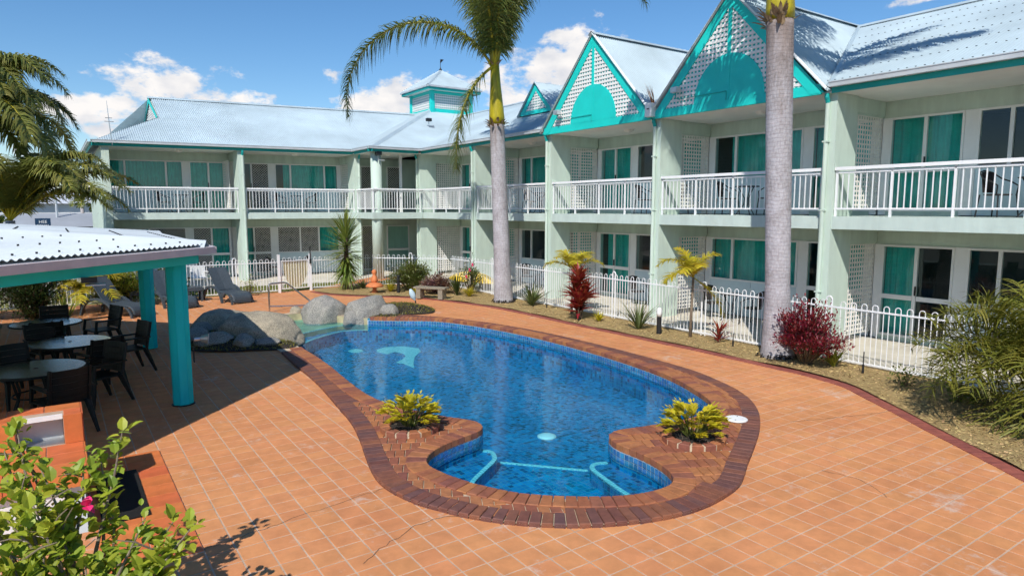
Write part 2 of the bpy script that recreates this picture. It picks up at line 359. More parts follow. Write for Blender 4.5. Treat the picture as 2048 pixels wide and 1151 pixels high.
def mosaic(name, cols, size, gcol, rough=.25, water=False):
    m, t, b = base(name); L = t.links
    ge = N(t, 'ShaderNodeNewGeometry'); mpn = N(t, 'ShaderNodeMapping'); k = 1 / size; mpn.inputs['Scale'].default_value = (k, k, k); mpn.inputs['Location'].default_value = (.13, .21, .37); L.new(ge.outputs['Position'], mpn.inputs[0])
    fl = N(t, 'ShaderNodeVectorMath', operation='FLOOR'); L.new(mpn.outputs[0], fl.inputs[0])
    wv = N(t, 'ShaderNodeTexWhiteNoise'); L.new(fl.outputs[0], wv.inputs[0])
    lo = N(t, 'ShaderNodeTexNoise'); lo.inputs['Scale'].default_value = .9; lo.inputs['Detail'].default_value = 4; L.new(ge.outputs['Position'], lo.inputs['Vector'])
    cr_ = N(t, 'ShaderNodeValToRGB'); e = cr_.color_ramp.elements
    while len(e) < len(cols): e.new(.5)
    for i, c in enumerate(cols): e[i].position = i / (len(cols) - 1); e[i].color = (*c, 1)
    L.new(mth(t, 'ADD', mth(t, 'MULTIPLY', wv.outputs[0], .66), mth(t, 'MULTIPLY', lo.outputs[0], .40)), cr_.inputs[0])
    fr = N(t, 'ShaderNodeVectorMath', operation='FRACTION'); L.new(mpn.outputs[0], fr.inputs[0]); sp = N(t, 'ShaderNodeSeparateXYZ'); L.new(fr.outputs[0], sp.inputs[0])
    nrm = N(t, 'ShaderNodeSeparateXYZ'); L.new(ge.outputs['Normal'], nrm.inputs[0])
    g = None
    for i in range(3):
        a = mth(t, 'ABSOLUTE', mth(t, 'SUBTRACT', sp.outputs[i], .5)); h = mth(t, 'GREATER_THAN', a, .44)
        if i == 2: h = mth(t, 'MULTIPLY', h, mth(t, 'LESS_THAN', mth(t, 'ABSOLUTE', nrm.outputs[2]), .7))
        elif True: h = mth(t, 'MULTIPLY', h, mth(t, 'LESS_THAN', mth(t, 'ABSOLUTE', nrm.outputs[i]), .8))
        g = h if g is None else mth(t, 'MAXIMUM', g, h)
    mx = N(t, 'ShaderNodeMix', data_type='RGBA'); L.new(g, mx.inputs[0]); L.new(cr_.outputs[0], mx.inputs[6]); mx.inputs[7].default_value = (*gcol, 1)
    L.new(mx.outputs[2], b.inputs['Base Color']); b.inputs['Roughness'].default_value = rough
    return m
M['pool'] = mosaic('blue_pool_mosaic', [(.0, .02, .07), (.0, .07, .18), (.0, .16, .38), (.001, .23, .50), (.004, .35, .62)], .07, (.03, .27, .36))
M['linegrout'] = pm('pale_pool_grout', (.42, .52, .58), .7, .1, 5.)
M['poolline'] = pm('blue_waterline_tile', (.045, .20, .42), .15, .2, 14., rnd=.25, isl=True, spec=.6)
M['cyan'] = mosaic('cyan_mosaic', [(.46, .76, .74), (.52, .80, .78), (.38, .70, .70), (.52, .78, .70)], .05, (.05, .35, .4))
M['sandy'] = pm('pebble_beach', (.50, .44, .27), .9, .2, 3., .5, 80, world=True)
def water():
    m, t, b = base('pool_water'); L = t.links; t.nodes.remove(b)
    ge = N(t, 'ShaderNodeNewGeometry'); mpn = N(t, 'ShaderNodeMapping'); mpn.inputs['Scale'].default_value = (1, 1, 1); mpn.inputs['Rotation'].default_value = (0, 0, .6); L.new(ge.outputs['Position'], mpn.inputs[0])
    n1 = N(t, 'ShaderNodeTexNoise'); n1.inputs['Scale'].default_value = 5.5; n1.inputs['Detail'].default_value = 3; n1.inputs['Roughness'].default_value = .5; n1.inputs['Distortion'].default_value = .6; L.new(mpn.outputs[0], n1.inputs['Vector'])
    bp = N(t, 'ShaderNodeBump'); bp.inputs['Strength'].default_value = .07; bp.inputs['Distance'].default_value = .05; L.new(n1.outputs[0], bp.inputs['Height'])
    fr = N(t, 'ShaderNodeFresnel'); fr.inputs[0].default_value = 1.33; L.new(bp.outputs[0], fr.inputs['Normal'])
    gl = N(t, 'ShaderNodeBsdfGlossy'); gl.inputs['Roughness'].default_value = .015; L.new(bp.outputs[0], gl.inputs['Normal'])
    tr = N(t, 'ShaderNodeBsdfTransparent'); tr.inputs[0].default_value = (.50, .90, 1.0, 1)
    ms_ = N(t, 'ShaderNodeMixShader'); L.new(mth(t, 'MINIMUM', mth(t, 'MULTIPLY', fr.outputs[0], .72), 1.0), ms_.inputs[0]); L.new(tr.outputs[0], ms_.inputs[1]); L.new(gl.outputs[0], ms_.inputs[2])
    L.new(ms_.outputs[0], t.nodes['Material Output'].inputs[0]); return m
M['water'] = water()
def glass(name, tint, refl, rough=.0):
    m, t, b = base(name); L = t.links; t.nodes.remove(b)
    lw = N(t, 'ShaderNodeLayerWeight'); lw.inputs[0].default_value = .35
    gl = N(t, 'ShaderNodeBsdfGlossy'); gl.inputs['Roughness'].default_value = rough; gl.inputs['Color'].default_value = (.95, .97, 1, 1)
    n1 = N(t, 'ShaderNodeTexNoise'); n1.inputs['Scale'].default_value = 1.3; g = N(t, 'ShaderNodeTexCoord'); L.new(g.outputs['Object'], n1.inputs['Vector'])
    bp = N(t, 'ShaderNodeBump'); bp.inputs['Strength'].default_value = .02; L.new(n1.outputs[0], bp.inputs['Height']); L.new(bp.outputs[0], gl.inputs['Normal'])
    tr = N(t, 'ShaderNodeBsdfTransparent'); tr.inputs[0].default_value = (*tint, 1)
    ms_ = N(t, 'ShaderNodeMixShader'); L.new(mth(t, 'MULTIPLY_ADD', lw.outputs['Fresnel'], .42, refl, clamp=True), ms_.inputs[0]); L.new(tr.outputs[0], ms_.inputs[1]); L.new(gl.outputs[0], ms_.inputs[2])
    L.new(ms_.outputs[0], t.nodes['Material Output'].inputs[0]); return m
M['glass'] = glass('window_glass', (.72, .92, .90), .03)
def table_glass():
    m, t, b = base('rippled_table_glass'); L = t.links
    b.inputs['Base Color'].default_value = (.035, .06, .055, 1); b.inputs['Roughness'].default_value = .04; b.inputs['Specular IOR Level'].default_value = .6
    g = N(t, 'ShaderNodeTexCoord'); n1 = N(t, 'ShaderNodeTexNoise'); n1.inputs['Scale'].default_value = 34; n1.inputs['Detail'].default_value = 2; L.new(g.outputs['Object'], n1.inputs['Vector'])
    bp = N(t, 'ShaderNodeBump'); bp.inputs['Strength'].default_value = .25; bp.inputs['Distance'].default_value = .01; L.new(n1.outputs[0], bp.inputs['Height']); L.new(bp.outputs[0], b.inputs['Normal']); L.new(bp.outputs[0], b.inputs['Coat Normal'])
    return m
M['tglass'] = table_glass()
# vegetation
def leafm(name, c, c2, rough=.45, tr=None, spec=.4):
    return pm(name, c, rough, .1, 1.6, 0, spec=spec, rnd=.22, isl=True, col2=c2, trans=tr or tuple(min(1, x * 1.6) for x in c), world=True)
M['palm'] = leafm('palm_leaf', (.105, .145, .026), (.22, .21, .045))
M['palmold'] = leafm('palm_leaf_olive', (.15, .18, .040), (.34, .31, .08))
M['palmdark'] = leafm('palm_leaf_dark', (.040, .070, .022), (.10, .11, .025))
M['golden'] = leafm('golden_cane_leaf', (.40, .36, .030), (.60, .46, .032))
M['yucca'] = leafm('yucca_leaf', (.14, .21, .04), (.27, .30, .055))
M['strap'] = leafm('strap_leaf', (.07, .11, .035), (.14, .15, .04))
M['cord'] = leafm('cordyline_leaf', (.22, .022, .022), (.40, .085, .030))
M['redshrub'] = leafm('red_shrub_leaf', (.17, .014, .026), (.30, .028, .038))
M['green'] = leafm('shrub_leaf', (.085, .125, .025), (.19, .19, .035))
M['darkgreen'] = leafm('dark_shrub_leaf', (.030, .055, .014), (.07, .09, .018))
M['lime'] = leafm('lime_leaf', (.16, .21, .025), (.33, .30, .035))
M['zamia'] = leafm('yellow_green_leaf', (.44, .40, .020), (.64, .50, .028))
M['hib'] = leafm('hibiscus_leaf', (.18, .27, .024), (.50, .47, .04), .45)
M['phoenix'] = leafm('date_palm_leaf', (.13, .145, .022), (.26, .24, .035))
M['croton'] = leafm('croton_leaf', (.16, .06, .08), (.26, .18, .05))
M['grass'] = leafm('lawn_blade', (.10, .15, .025), (.22, .21, .05))
M['moss'] = leafm('ground_cover', (.16, .16, .03), (.26, .22, .045))
M['pink'] = pm('pink_petal', (.75, .03, .15), .5, .1, 5.)
M['stem'] = pm('brown_stem', (.13, .09, .055), .85, .2, 9., .3, 40)
M['stemg'] = pm('grey_stem', (.22, .17, .12), .85, .2, 9., .3, 40)
M['dead'] = pm('dry_sheath', (.30, .21, .12), .85, .3, 9., .5, 30)
M['shaft'] = pm('green_crownshaft', (.40, .33, .015), .4, .18, 2.5, .03, 20, stretch=(6, 6, 1))
def trunk_mat():
    m, t, b = base('ringed_palm_trunk'); L = t.links
    g = N(t, 'ShaderNodeTexCoord'); mpn = N(t, 'ShaderNodeMapping'); mpn.inputs['Scale'].default_value = (1, 1, 1); L.new(g.outputs['Object'], mpn.inputs[0])
    n0 = N(t, 'ShaderNodeTexNoise'); n0.inputs['Scale'].default_value = 2.5; n0.inputs['Detail'].default_value = 5; L.new(mpn.outputs[0], n0.inputs['Vector'])
    sp = N(t, 'ShaderNodeSeparateXYZ'); L.new(mpn.outputs[0], sp.inputs[0])
    mps = N(t, 'ShaderNodeMapping'); mps.inputs['Scale'].default_value = (9, 9, .9); L.new(g.outputs['Object'], mps.inputs[0]); ns_ = N(t, 'ShaderNodeTexNoise'); ns_.inputs['Scale'].default_value = 1.; ns_.inputs['Detail'].default_value = 4; L.new(mps.outputs[0], ns_.inputs['Vector'])
    ph = mth(t, 'ADD', mth(t, 'MULTIPLY', sp.outputs[2], 88.), mth(t, 'MULTIPLY', n0.outputs[0], 17.))
    ring = mth(t, 'POWER', mth(t, 'MULTIPLY_ADD', mth(t, 'SINE', ph), .5, .5), 7)
    ng = N(t, 'ShaderNodeTexNoise'); ng.inputs['Scale'].default_value = 26; ng.inputs['Detail'].default_value = 6; ng.inputs['Roughness'].default_value = .7; mp2 = N(t, 'ShaderNodeMapping'); mp2.inputs['Scale'].default_value = (1, 1, .45); L.new(g.outputs['Object'], mp2.inputs[0]); L.new(mp2.outputs[0], ng.inputs['Vector'])
    cr_ = N(t, 'ShaderNodeValToRGB'); cr_.color_ramp.elements[0].position = .28; cr_.color_ramp.elements[0].color = (.17, .145, .135, 1); cr_.color_ramp.elements[1].position = .68; cr_.color_ramp.elements[1].color = (.52, .50, .535, 1); L.new(mth(t, 'ADD', mth(t, 'MULTIPLY', ng.outputs[0], .6), mth(t, 'MULTIPLY', n0.outputs[0], .45)), cr_.inputs[0])
    mx = N(t, 'ShaderNodeMix', data_type='RGBA'); L.new(mth(t, 'MULTIPLY', ring, .26), mx.inputs[0]); L.new(cr_.outputs[0], mx.inputs[6]); mx.inputs[7].default_value = (.22, .19, .20, 1)
    st_ = N(t, 'ShaderNodeMapRange'); st_.inputs['From Min'].default_value = 4.6; st_.inputs['From Max'].default_value = 6.3; L.new(mth(t, 'ADD', sp.outputs[2], mth(t, 'MULTIPLY', mth(t, 'SUBTRACT', ns_.outputs[0], .5), 2.6)), st_.inputs[0])
    mx3 = N(t, 'ShaderNodeMix', data_type='RGBA'); mx3.blend_type = 'MULTIPLY'; L.new(mth(t, 'MULTIPLY', st_.outputs[0], .8), mx3.inputs[0]); L.new(mx.outputs[2], mx3.inputs[6]); mx3.inputs[7].default_value = (.45, .33, .24, 1)
    L.new(mx3.outputs[2], b.inputs['Base Color']); b.inputs['Roughness'].default_value = .85
    bp = N(t, 'ShaderNodeBump'); bp.inputs['Strength'].default_value = .45; bp.inputs['Distance'].default_value = .015; L.new(mth(t, 'SUBTRACT', mth(t, 'MULTIPLY', ng.outputs[0], .9), mth(t, 'MULTIPLY', ring, .35)), bp.inputs['Height']); L.new(bp.outputs[0], b.inputs['Normal'])
    return m
M['trunk'] = trunk_mat()
M['mulch'] = pm('mulch_bed', (.42, .30, .125), .95, .25, 14., .9, 60, col2=(.24, .165, .07), world=True)
M['chip'] = pm('mulch_chip', (.52, .38, .17), .9, .2, 6., rnd=.45, isl=True, col2=(.30, .20, .085), world=True)
M['soil'] = pm('dark_soil', (.035, .027, .022), .95, .3, 12., .9, 50, world=True)
M['lawn'] = pm('lawn', (.15, .17, .04), .95, .2, 1.5, .5, 60, col2=(.26, .22, .08), world=True)
M['ground'] = pm('distant_ground', (.20, .20, .16), .95, .2, .05, world=True)
M['asph'] = pm('asphalt', (.12, .12, .12), .9, .1, .3, world=True)
# ------------------------------------------------------------------ ground, deck, pool
INN = [(7.40,16.25),(8.24,15.57),(8.68,14.50),(8.94,13.28),(9.07,12.02),(9.08,10.79),(9.02,9.63),(8.88,8.54),(8.68,7.67),(8.35,6.88),(8.07,6.40),(7.75,6.12),(7.25,6.02),(6.60,6.09),(5.96,6.22),(5.73,6.13),(5.61,5.85),(5.62,5.50),(5.58,5.13),(5.49,4.87),(5.39,4.71),(5.24,4.62),(5.07,4.60),(4.76,4.65),(4.48,4.78),(4.14,5.01),(3.82,5.31),(3.63,5.61),(3.48,5.94),(3.38,6.32),(3.36,6.55),(3.40,6.70),(3.53,6.86),(3.75,7.00),(4.05,7.11),(4.33,7.18),(4.52,7.25),(4.62,7.40),(4.64,7.57),(4.55,7.77),(4.41,7.98),(4.21,8.42),(4.04,8.86),(3.94,9.34),(3.92,9.80),(3.95,10.35),(4.01,11.05),(4.09,11.89),(4.14,12.73),(4.16,13.50),(4.19,14.15),(4.15,14.9),(4.36,16.19),(4.82,18.30),(5.62,18.63),(6.08,17.98),(6.69,16.94)]
OUT = [(3.70,13.70),(3.60,12.45),(3.57,11.78),(3.53,11.16),(3.47,10.54),(3.39,9.90),(3.31,9.27),(3.22,8.60),(3.08,7.96),(2.88,7.23),(2.77,6.79),(2.72,6.43),(2.75,6.09),(2.83,5.78),(2.94,5.54),(3.08,5.27),(3.25,5.03),(3.46,4.80),(3.75,4.55),(4.07,4.36),(4.45,4.20),(4.80,4.11),(5.20,4.09),(5.61,4.15),(5.95,4.26),(6.44,4.54),(7.11,4.91),(7.71,5.27),(8.25,5.68),(8.69,6.14),(9.00,6.64),(9.20,7.15),(9.40,7.84),(9.51,9.02),(9.54,10.48),(9.47,12.14),(9.20,13.78),(8.68,15.35),(8.06,16.40),(7.6,16.85)]
inn = smooth_closed(resample(catmull(INN, 6), .06), 3)
outp = resample(catmull(OUT, 6, False), .06, False)
outpoly = outp + [(6.9,17.5),(6.2,18.6),(5.6,19.0),(4.7,18.7),(4.2,18.0),(4.0,16.2),(3.75,14.9)]
GE = [(7.9,1.3),(8.35,1.95),(8.78,2.58),(9.2,3.2),(9.62,3.85),(10.05,4.46),(10.43,5.05),(10.85,5.70),(11.0,6.31),(11.05,6.73),(11.05,7.29),(11.07,8.15),(11.09,9.32),(11.05,9.89),(11.03,11.02),(10.98,12.49),(10.96,13.61),(10.97,15.0),(10.90,16.35),(10.75,17.34),(10.35,18.75),(9.85,20.0),(8.95,21.0),(8.19,21.86),(7.75,22.7),(7.62,23.55)]
ge = resample(catmull(GE, 6, False), .05, False)

big = [(-900, -300), (900, -300), (900, 1400), (-900, 1400)]
DK = [(-9, -6), (12.45, -6), (12.45, 24.15), (-9, 24.15)]
tag(obj('ground', sheet(big, [DK], lambda x, y: -.05), M['ground']), kind='structure')
hole = resample(offset(inn, -.12), .25)
deck = obj('pool_deck', sheet(DK, [hole], lambda x, y: -.0035), M['grout'], kind='structure')
# terracotta tiles, .24 m grid with recessed grout
P = .24
camv = Vector((0, 0, 2.95)); fwd = Vector((math.sin(math.radians(34.57)), math.cos(math.radians(34.57)), 0))
rgt = Vector((fwd.y, -fwd.x, 0))
def inview(x, y, mx=.80):
    d = x * fwd.x + y * fwd.y
    return d > 2.9 and abs(x * rgt.x + y * rgt.y) < mx * d + .3
innout = offset(inn, -.14)
outin = outpoly
tiles = []
for i in range(-37, 52):
    for j in range(-3, 101):
        x = i * P + .06; y = j * P + .02
        if not inview(x, y): continue
        if inpoly(x, y, innout): continue
        if inpoly(x, y, outin):
            # hidden under the coping unless close to its outer edge
            if min((x - q[0]) ** 2 + (y - q[1]) ** 2 for q in outp[::4]) > .10: continue
        if y < 23.6 and x > 9.0 and x > 11.25: continue
        tiles.append((x * x + y * y, x, y))
tiles.sort()
def tile_geo(x, y, ch, z=0):
    a = P / 2 - .0075
    return MB().prism([(x - a, y - a), (x + a, y - a), (x + a, y + a), (x - a, y + a)], z - .02, z, ch)
tme = mesh_of('tile', tile_geo(0, 0, .002, .02), M['tile'])
far = MB(); k = 0
for d2, x, y in tiles:
    onpool = inpoly(x, y, outin)
    if k < 300 and not onpool and inview(x, y, .76) :
        inst('tile', tme, T3(x, y, -.02 + R.uniform(-.0008, .0008)), deck); k += 1
    else:
        g = tile_geo(x, y, .002 if d2 < 200 else 0, R.uniform(-.001, .001)); far.add(g.v, g.f)
obj('tile_field', far, M['tile'], deck, kind='stuff')

# coping bricks
cop = obj('pool_coping', sheet(outpoly, [offset(inn, -.02)], lambda x, y: .024), M['mortar'], kind='structure')
bricks = []
def along(path, w, z0, z1, closed, step, keep, lst, mat, jn=.010, ch=.008, wf=None):
    w_ = w
    pts = resample(path, step, closed); n = len(pts)
    fine = path
    for i in range(n if closed else n - 1):
        a = Vector(pts[i]); b = Vector(pts[(i + 1) % n]); pa = Vector(pts[i - 1]) if (i or closed) else a; nb = Vector(pts[(i + 2) % n]) if (closed or i < n - 2) else b
        ta = (b - pa).normalized(); tb = (nb - a).normalized(); na = Vector((ta.y, -ta.x)); nb2 = Vector((tb.y, -tb.x))
        c = (a + b) / 2
        if not keep(c.x, c.y): continue
        d = (b - a).normalized() * (jn / 2)
        w = wf(c.x, c.y) if wf else w_
        q = [a + d, b - d, b + nb2 * w - d, a + na * w + d]
        if (q[2] - q[3]).dot(q[1] - q[0]) < 0.0004: continue
        poly = [(p.x, p.y) for p in q]
        if area2(poly) < 0: poly.reverse()
        zz = R.uniform(-.002, .002)
        lst.append((c.length, MB().prism(poly, z0, z1 + zz, ch), mat))
incop = lambda x, y: not (x < 6.85 and y > 14.05) and not (x < 5.0 and y > 13.9)
def reach(x, y):
    d = math.sqrt(min((x - q[0]) ** 2 + (y - q[1]) ** 2 for q in inn))
    return -max(.20, d - .257) if d < .60 else -.235
along(outp, -.225, -.015, .046, False, .118, lambda x, y: True, bricks, 'brick_out', wf=reach)
along(inn, -.245, -.035, .050, True, .118, incop, bricks, 'brick_in')
o1 = offset(outp, -.17, False)
op2 = o1 + outpoly[len(outp):]
i2 = offset(inn, -.18)
dd = math.radians(-28)
for ii in range(-60, 60):
    for jj in range(-40, 40):
        u = ii * .118 + (0 if jj % 2 else .059) ; v = jj * .235
        x = 5.2 + u * math.cos(dd) - v * math.sin(dd); y = 6.6 + u * math.sin(dd) + v * math.cos(dd)
        if inpoly(x, y, op2) and not inpoly(x, y, i2) and not (y > 13.8) and (x - 3.75) ** 2 + (y - 7.81) ** 2 > .12 and (x - 6.5) ** 2 + (y - 5.37) ** 2 > .12:
            c_, s_ = math.cos(dd), math.sin(dd); hw, hl = .054, .112
            poly = [(x + a * c_ - b * s_, y + a * s_ + b * c_) for a, b in ((-hw, -hl), (hw, -hl), (hw, hl), (-hw, hl))]
            bricks.append((math.hypot(x, y), MB().prism(poly, 0, .040, .006), 'brick_in'))
bricks.sort(key=lambda b: b[0])
rest = {'brick_out': MB(), 'brick_in': MB()}
for n_, (d_, g, mt) in enumerate(bricks):
    if n_ < 300: obj('brick', g, M[mt], cop)
    else: rest[mt].add(g.v, g.f)
obj('outer_brick_row', rest['brick_out'], M['brick_out'], cop, kind='stuff')
obj('inner_brick_row', rest['brick_in'], M['brick_in'], cop, kind='stuff')

# red brick edging of the garden
edg = obj('brick_edging', MB().add([(p[0], p[1], -.004) for p in ge] + [(p[0], p[1], -.004) for p in offset(ge, -.20, False)], [(i, i + 1, len(ge) + i + 1, len(ge) + i) for i in range(len(ge) - 1)]), M['mortar'], kind='structure')
eb = []
along(ge, -.20, -.03, .012, False, .085, lambda x, y: True, eb, 'brick_edge', .006, .004)
eb.sort(key=lambda b: b[0]); restm = MB()
for n_, (d_, g, mt) in enumerate(eb):
    if n_ < 130: obj('brick', g, M[mt], edg)
    else: restm.add(g.v, g.f)
obj('edging_row', restm, M['brick_edge'], edg, kind='stuff')

# pool shell
ZF = -.62
shell = MB(); rshell = MB(); wl = offset(inn, -.012); n = len(wl)
for i in range(n):
    a, b = wl[i], wl[(i + 1) % n]
    (rshell if a[0] < 6.8 and a[1] > 14.15 else shell).add([(a[0], a[1], .02), (b[0], b[1], .02), (b[0], b[1], ZF - .02), (a[0], a[1], ZF - .02)], [(0, 1, 2, 3)])
pool = obj('swimming_pool', shell, M['pool'], kind='structure')
obj('mortared_rock_edge', rshell, M['sandy'], pool)
obj('pool_floor', sheet(resample(wl, .2), [], lambda x, y: ZF), M['pool'], pool)
# entry platform, benches with cyan nosing at the near end
def idx(pt): return min(range(n), key=lambda i: (wl[i][0] - pt[0]) ** 2 + (wl[i][1] - pt[1]) ** 2)
ia, ib = idx((5.73, 6.13)), idx((4.55, 7.28))
bay = wl[ia:ib + 1] if ia < ib else wl[ia:] + wl[:ib + 1]
plat = resample(bay, .08, False) + [(4.78, 7.20), (5.56, 6.30)]
obj('entry_step', MB().prism(plat[::-1], ZF + .001, -.44), M['pool'], pool)
def ribbon(path, w, z, h=.012):
    o = offset(path, w, False); m_ = MB()
    for i in range(len(path) - 1):
        q = [path[i], path[i + 1], o[i + 1], o[i]]
        if area2(q) < 0: q = q[::-1]
        m_.prism(q, z - h, z)
    return m_
obj('step_nosing', ribbon([(4.77, 7.19), (5.17, 6.74), (5.55, 6.31)], .045, -.430, .02), M['cyan'], pool)
for nm, cur, wa, wb in (('l', [(4.58, 7.34), (4.66, 7.22), (4.60, 7.03), (4.50, 6.90), (4.22, 6.70), (3.90, 6.45), (3.72, 6.12), (3.62, 5.72)], (3.62, 5.66), (4.55, 7.28)),
                        ('r', [(5.66, 6.08), (5.48, 6.13), (5.33, 6.02), (5.25, 5.72), (5.17, 5.33), (5.12, 4.98), (5.10, 4.64)], (5.70, 6.12), (5.14, 4.61))):
    c = resample(catmull(cur, 6, False), .05, False)
    i0, i1 = idx(wa), idx(wb); seg = wl[i0:i1 + 1] if i0 < i1 else wl[i0:] + wl[:i1 + 1]
    poly = seg + (c if nm == 'l' else c[::-1])
    if area2(poly) < 0: poly = poly[::-1]
    obj('bench', MB().prism(poly, -.439, -.28), M['pool'], pool)
    obj('bench_nosing', ribbon(c, .06 if nm == 'l' else -.06, -.268, .03), M['cyan'], pool)
# shallow pebbled beach and its curved steps at the rock end
ic, id_ = idx((4.19, 14.3)), idx((7.40, 16.25)); seg = wl[ic:id_ + 1] if ic < id_ else wl[ic:] + wl[:id_ + 1]
arc1 = resample(catmull([(7.35, 16.35), (7.0, 17.25), (6.27, 17.35), (5.38, 16.7), (4.85, 16.0), (4.45, 15.0), (4.22, 14.35)], 6, False), .08, False)
a1 = resample(catmull([(6.95, 16.72), (6.5, 16.95), (6.08, 16.92), (5.22, 16.32), (4.70, 15.72), (4.35, 15.0), (4.2, 14.35)], 6, False), .08, False)
def sel(path): return resample(seg, .1, False) + path
q = sel(a1); q = q if area2(q) > 0 else q[::-1]
obj('beach_step', MB().prism(q, ZF + .002, -.31), M['pool'], pool)
obj('step_nosing', ribbon(a1, .06, -.298, .02), M['cyan'], pool)
a2 = resample(catmull([(6.5, 17.25), (6.19, 17.2), (5.64, 17.0), (5.09, 16.68), (4.7, 16.3), (4.38, 15.8)], 6, False), .08, False)
ie, if_ = idx((4.33, 15.9)), idx((6.5, 17.25)); seg2 = wl[ie:if_ + 1] if ie < if_ else wl[ie:] + wl[:if_ + 1]
q = resample(seg2, .1, False) + a2; q = q if area2(q) > 0 else q[::-1]
obj('pebble_beach', MB().prism(q, -.309, -.195), M['sandy'], pool)
obj('step_nosing', ribbon(a2, .05, -.186, .02), M['cyan'], pool)
obj('mosaic_figure', MB().prism([(6.60,15.64),(6.90,15.80),(7.34,15.62),(7.54,15.17),(7.42,14.81),(7.05,14.39),(6.68,13.72),(6.51,13.33),(6.51,13.62),(6.50,13.91),(6.40,14.05),(6.66,14.26),(6.87,14.51),(6.97,14.86),(6.89,15.17),(6.62,15.02),(6.51,15.44)][::-1], ZF, ZF + .012), M['cyan'], pool)
obj('mosaic_figure', MB().prism([(5.94,15.92),(6.07,16.03),(6.21,16.01),(6.28,15.83),(6.24,15.66),(6.07,15.60),(5.96,15.73)][::-1], ZF, ZF + .012), M['cyan'], pool)
obj('floor_drain', MB().lathe([(.15, 0), (.15, .02), (.10, .035), (.0, .04)], (6.20, 8.03, ZF), 20), M['white'], pool, True)
# two courses of waterline tiles
lb = MB(); lp = offset(inn, -.004); nl_ = len(lp)
for i in range(nl_):
    a, b = lp[i], lp[(i + 1) % nl_]
    if a[0] < 6.8 and a[1] > 14.2: continue
    lb.add([(a[0], a[1], -.20), (b[0], b[1], -.20), (b[0], b[1], -.03), (a[0], a[1], -.03)], [(0, 1, 2, 3)])
obj('waterline_grout', lb, M['linegrout'], pool)
wt = MB(); pth = resample(offset(inn, .0), .075); n2 = len(pth)
for r_ in range(2):
    z0, z1 = -.185 + r_ * .075, -.185 + r_ * .075 + .067
    for i in range(n2):
        a = Vector(pth[i]); b = Vector(pth[(i + 1) % n2])
        if a.x < 6.8 and a.y > 14.2: continue
        d = (b - a) * .05; t = (b - a).normalized() * .004; nn = Vector((t.y, -t.x)); a, b = a + d, b - d
        wt.add([(a.x + nn.x, a.y + nn.y, z0), (b.x + nn.x, b.y + nn.y, z0), (b.x + nn.x, b.y + nn.y, z1), (a.x + nn.x, a.y + nn.y, z1)], [(0, 1, 2, 3)])
obj('waterline_tiles', wt, M['poolline'], pool, kind='stuff')
ww = sheet(resample(offset(inn, .006), .15), [], lambda x, y: -.155)
tag(obj('pool_water', ww, M['water'], smooth=True), kind='structure')
lid = MB().lathe([(.15, 0), (.15, .012), (.135, .018), (.0, .02)], (7.64, 5.60, .050), 28)
lo = tag(obj('skimmer_lid', lid, M['white']), 'round white plastic skimmer lid set in the brick coping', 'pool lid')
for a in (.5, .5 + PI): obj('finger_hole', MB().lathe([(.011, 0), (.011, .001), (0, .001)], (7.64 + .09 * math.cos(a), 5.60 + .09 * math.sin(a), .0705), 10), M['black'], lo)

# garden bed, mulch chips
bedpoly = ge[::4] + [ge[-1], (7.75, 24.02), (10.0, 24.1), (12.30, 22.0), (12.30, 1.2)]
R2 = random.Random(4)
def bedz(x, y): return .030 + .025 * noise.noise(Vector((x * 1.3, y * 1.3, 0)))
ip = [(R2.uniform(8.3, 12.3), R2.uniform(1.3, 24)) for _ in range(1500)]
ip = [p for p in ip if inpoly(*p, bedpoly)]
tag(obj('garden_bed', sheet(bedpoly, [], bedz, ip), M['mulch'], smooth=True), kind='structure')
ch = MB()
for _ in range(34000):
    y = 1.5 + 22.4 * R2.random() ** 1.6; x = R2.uniform(8.3, 12.28)
    if not inpoly(x, y, bedpoly): continue
    s_ = R2.uniform(.008, .024); mm = T3(x, y, bedz(x, y) + .003, R2.uniform(0, 6.3)) @ Matrix.Rotation(R2.uniform(-.5, .5), 4, 'X')
    ch.add([mm @ Vector(p) for p in ((-s_, -s_ * .4, 0), (s_, -s_ * .35, .004), (s_ * .8, s_ * .4, .008), (-s_ * .7, s_ * .45, .006))], [(0, 1, 2, 3)])
tag(obj('mulch_chips', ch, M['chip']), 'loose tan wood chip mulch covering the garden bed', 'mulch', kind='stuff')
